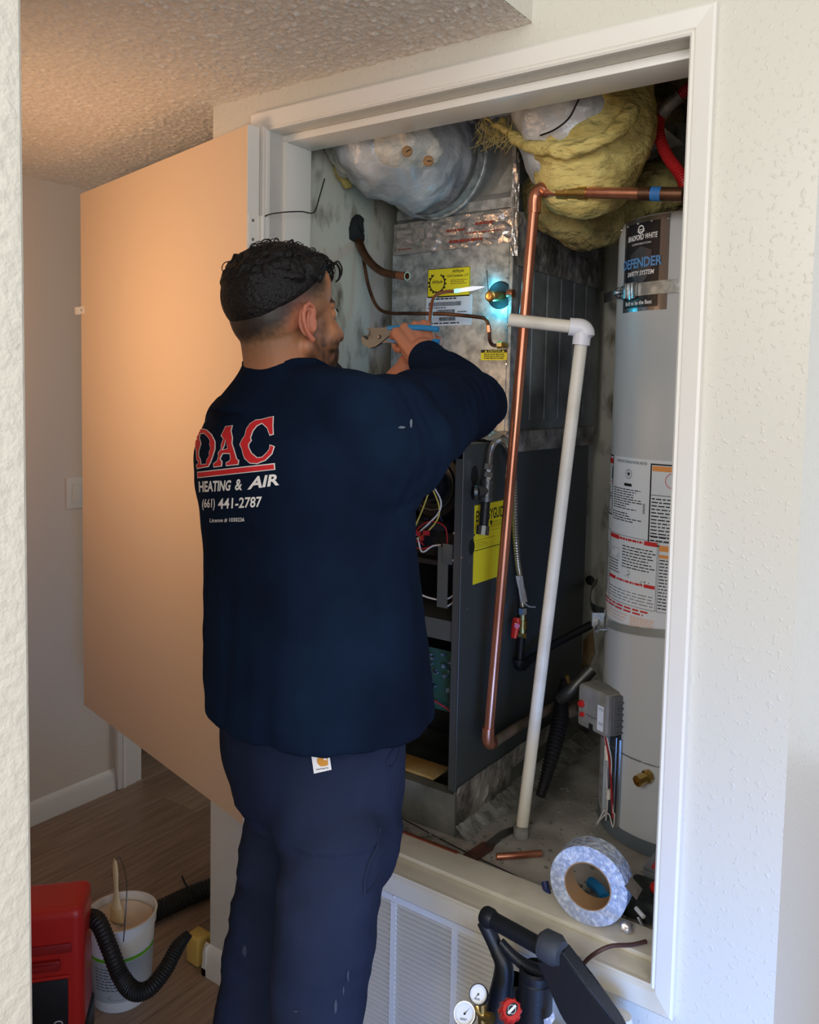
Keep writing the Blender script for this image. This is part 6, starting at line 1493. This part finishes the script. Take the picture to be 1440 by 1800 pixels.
# each text line: quad bl, br, tr, tl in photo pixels
for t, qd, bo, sh in (('HEATING', [(188, 992), (520, 975), (527, 862), (172, 876)], 0.03, 0.18), ('&', [(562, 970), (640, 970), (645, 850), (575, 855)], 0.02, 0.0), ('AIR', [(695, 965), (1030, 915), (1025, 795), (735, 830)], 0.03, 0.08),
                      ('(661)', [(218, 1180), (352, 1183), (356, 1055), (222, 1062)], 0.02, 0.0), ('441-2787', [(385, 1170), (842, 1148), (850, 1035), (390, 1056)], 0.02, 0.0), ('License # 1030236', [(300, 1312), (664, 1304), (664, 1258), (302, 1266)], 0.012, 0.0)):
    Pw.text(t, (0, 0, 1, 1), bo, sh, quad=[(x, y) for x, y in z6(qd)])
Pw.build('white_lettering', print_white, person, label='white shirt print'); Pr.build('red_lettering', print_red, person, label='red shirt print')
P = Print(onshirt(0.0016), 2.0)
for c in ((722, 745, 3, 9), (706, 752, 8, 2.5)): P.poly([(c[0]+c[2]*math.cos(t)*(.6+.4*rnd()), c[1]+c[3]*math.sin(t)*(.6+.4*rnd())) for t in [k_*0.7 for k_ in range(9)]])
P.build('dust_mark', dustm, person)

# ---- trousers
mb = MB()
loft(mb, [(HP+Vector((-0.01, 0.0, 0.12)), 0.165, 0.135), (HP+Vector((-0.005, 0, 0.0)), 0.172, 0.142), (HP+Vector((0.01, 0, -0.08)), 0.158, 0.13), (HP+Vector((0.015, 0, -0.14)), 0.13, 0.095)], n=48, p=2.4)
mb.ell(HP+tr*0.078-tf*0.045+Vector((0, 0, -0.06)), (0.092, 0.092, 0.11)); mb.ell(HP-tr*0.060-tf*0.035+Vector((0, 0, -0.05)), (0.088, 0.088, 0.10))
chain(mb, [HP+tr*0.092+Vector((0, 0, -0.12)), at(590, 1480, Z=1.40), at(573, 1620, Z=1.37), at(562, 1740, Z=1.36), at(556, 1830, Z=1.36), Vector((ftR.x, ftR.y, 0.07))], [0.104, 0.094, 0.083, 0.077, 0.074, 0.078])
chain(mb, [HP-tr*0.068+Vector((0, 0, -0.09)), at(478, 1480, Z=1.58), at(462, 1620, Z=1.60), at(450, 1720, Z=1.60), at(440, 1800, Z=1.60), Vector((ftL.x, ftL.y, 0.07))], [0.082, 0.058, 0.068, 0.070, 0.076, 0.080])
cap(mb, at(446, 1532, Z=1.56), at(480, 1536, Z=1.56), 0.036, 0.04)
tme = remesh(mb, 0.0055, 10, 0.5)
co = np.empty(len(tme.vertices)*3); tme.vertices.foreach_get('co', co); co = co.reshape(-1, 3); nr = np.empty(len(co)*3); tme.vertices.foreach_get('normal', nr); nr = nr.reshape(-1, 3); out = co.copy()
for i in range(len(co)):
    p = Vector(co[i]); w = 0.006*noise.noise(p*7)+0.003*noise.noise(p*18)
    if p.z < 0.85: w += 0.006*noise.noise(Vector((p.x*5+p.y*4, p.y*5, p.z*15+p.x*9)))-0.006*abs(noise.noise(Vector((p.x*6, p.y*6, p.z*22-p.x*14))))
    out[i] += nr[i]*w
tme.vertices.foreach_set('co', out.ravel()); tme.update()
bmt = bmesh.new(); bmt.from_mesh(tme); ttree = BVHTree.FromBMesh(bmt); bmt.free()
as_obj(tme, 'trousers', navy_t, person)
def ontrou(off):
    def g(px, py):
        d = (at(px, py, Z=1)-CAM).normalized(); hit = ttree.ray_cast(CAM, d)
        return None if hit[0] is None else hit[0]-d*off
    return g
P = Print(ontrou(0.0025), 8); P.poly([(547, 1325), (578, 1319), (583, 1353), (552, 1360)]); pt = P.build('brand_patch', print_white, person)
P = Print(ontrou(0.0033), 3); P.poly([(557, 1335), (562, 1330), (569, 1328), (574, 1329), (576, 1333), (577, 1345), (571, 1347), (563, 1347), (558, 1342)]); P.build('patch_emblem', mat('emblem_ochre', srgb(206, 140, 40), 0.6), person)
P = Print(ontrou(0.0036), 2); P.poly([(569, 1331), (572, 1330), (571, 1333), (575, 1334), (573, 1337), (569, 1335)]); P.build('patch_notch', print_white, person)
P = Print(ontrou(0.0033), 3); P.text('carhartt', (0, 0, 1, 1), 0.01, quad=[(556, 1354), (578, 1351), (577, 1348), (555, 1351)]); P.build('patch_word', ink, person)
# seams and pocket edges on the trousers
def seam(pts, rad=0.0014, nm_='seam'):
    g = ontrou(0.001); q_ = [g(*p) for p in pts]; q_ = [p for p in q_ if p is not None]
    if len(q_) > 1: m_ = MB(); m_.tube(q_, rad, 6, 4); m_.build(nm_, navy_t, person)
seam([(700, 1300), (690, 1320), (680, 1338), (684, 1350), (698, 1335), (704, 1312)], 0.0022, 'pocket_edge')
seam([(684, 1350), (683, 1380), (680, 1410)])
seam([(668, 1455), (662, 1490), (650, 1515), (642, 1545), (641, 1572)], 0.0030, 'pocket_edge'); seam([(641, 1572), (655, 1560), (668, 1540)], 0.002)
P = Print(ontrou(0.0018), 4)
for (u, v, a, b_) in ((590, 1770, 4, 16), (612, 1715, 3, 12), (430, 1672, 5, 12), (604, 1742, 2, 10), (520, 1778, 5, 2)): P.poly([(u+a*math.cos(t)*(.5+.5*rnd()), v+b_*math.sin(t)*(.5+.5*rnd())) for t in [k_*0.7 for k_ in range(9)]])
P.build('dust_mark', mat('trouser_dust', srgb(58, 66, 84), 0.95), person)
# boots
for nm_, f_ in (('boot', ftR), ('boot', ftL)):
    mb = MB(); cap(mb, f_+Vector((0, 0, 0.03)), f_+Vector((0, 0, -0.045)), 0.05, 0.046); cap(mb, f_+Vector((0, 0, -0.055)), f_+tf*0.15+Vector((0, 0, -0.058)), 0.043, 0.038); me_ = remesh(mb, 0.008, 3)
    for v in me_.vertices: v.co.z = max(v.co.z, 0.001)
    as_obj(me_, nm_, mat('boot_leather', srgb(60, 44, 34), 0.6), person)

# ---- pliers held in the right fist
pl = empty('slip_joint_pliers', at(665, 595, y=0.03), label='dark steel slip-joint pliers with blue grips held in the right fist', cat='pliers')
yp = 0.048
def bar(pts, th, w, mt, nm_):
    m_ = MB(); m_.tube(pts, [th]*len(pts) if not hasattr(th, '__len__') else th, 10, 4, flat=w); m_.build(nm_, mt, pl)
PJ = mat('plier_steel', srgb(84, 88, 90), 0.4, 0.2, bump=0.2, bscale=90)
def plate(pts, y0, th, mt, nm_):
    m_ = MB(); n_ = len(pts); A_ = [m_.bm.verts.new(at(px, py, y=y0)) for px, py in pts]; B_ = [m_.bm.verts.new(v.co+Vector((0, th, 0))) for v in A_]
    m_.bm.faces.new(A_); m_.bm.faces.new(B_[::-1]); [m_.bm.faces.new((A_[k_], A_[(k_+1) % n_], B_[(k_+1) % n_], B_[k_])) for k_ in range(n_)]
    bmesh.ops.triangulate(m_.bm, faces=[f for f in m_.bm.faces if len(f.verts) > 4])
    return m_.build(nm_, mt, pl, smooth=False)
plate([(636, 590), (640, 604), (650, 611), (662, 606), (676, 594), (700, 590), (700, 602), (670, 603), (662, 608), (652, 612), (641, 608), (635, 598)], yp, 0.008, PJ, 'jaw')
plate([(636, 590), (646, 598), (656, 592), (652, 584), (645, 578), (650, 576), (662, 580), (672, 576), (690, 572), (700, 572), (700, 580), (684, 590), (672, 600), (660, 609), (648, 612), (637, 604)], yp-0.003, 0.008, PJ, 'jaw')
m_ = MB(); c = at(666, 592, y=yp-0.004); m_.lathe([(0.005, 0), (0.004, 0.002), (0, 0.002)], c, (0, -1, 0), 16); m_.build('pivot_bolt', steel_d, pl)
bar([at(682, 577, y=yp), at(705, 576, y=yp), at(740, 576, y=yp+0.004), at(771, 579, y=yp+0.008)], [0.0055, 0.0062, 0.0062, 0.0058], 0.8, blue_grip, 'grip')
bar([at(680, 598, y=yp+0.004), at(705, 600, y=yp+0.004), at(740, 601, y=yp+0.008), at(772, 600, y=yp+0.010)], [0.005, 0.0062, 0.0062, 0.005], 0.8, blue_grip, 'grip')
# ---- hand torch
to = empty('brazing_torch', at(757, 575, y=0.16), label='small copper-tipped brazing torch with a blue-white flame held behind the fist', cat='torch')
m_ = MB(); m_.tube([at(756, 600, y=0.13), at(756, 570, y=0.14), at(757, 552, y=0.15), at(761, 528, y=0.17), at(770, 517, y=0.19), at(784, 513, y=0.215), at(797, 512, y=0.235)], 0.0042, 12, 6); m_.build('tip_tube', copper, to)
t0 = at(797, 512, y=0.235); t1 = at(852, 504, y=0.33)
m_ = MB(); m_.tube([at(754, 640, y=0.115), at(756, 596, y=0.13)], 0.011, 14, 1); m_.build('torch_handle', steel_d, to)
m_ = MB(); m_.tube([t0, t0.lerp(t1, 0.12), t0.lerp(t1, 0.3)], [0.0035, 0.0050, 0.001], 12, 4); m_.build('flame_core', flame_b, to)
m_ = MB(); m_.tube([t0, t0.lerp(t1, 0.15), t0.lerp(t1, 0.6), t1], [0.003, 0.0045, 0.0055, 0.0008], 14, 4); m_.build('flame', flame_w, to)
point('torch_flame_light', at(872, 540, y=0.418), 0.30, (0.03, 0.62, 0.95), 0.006)
point('torch_flame_light', at(862, 500, y=0.424), 0.10, (0.03, 0.62, 0.95), 0.006)
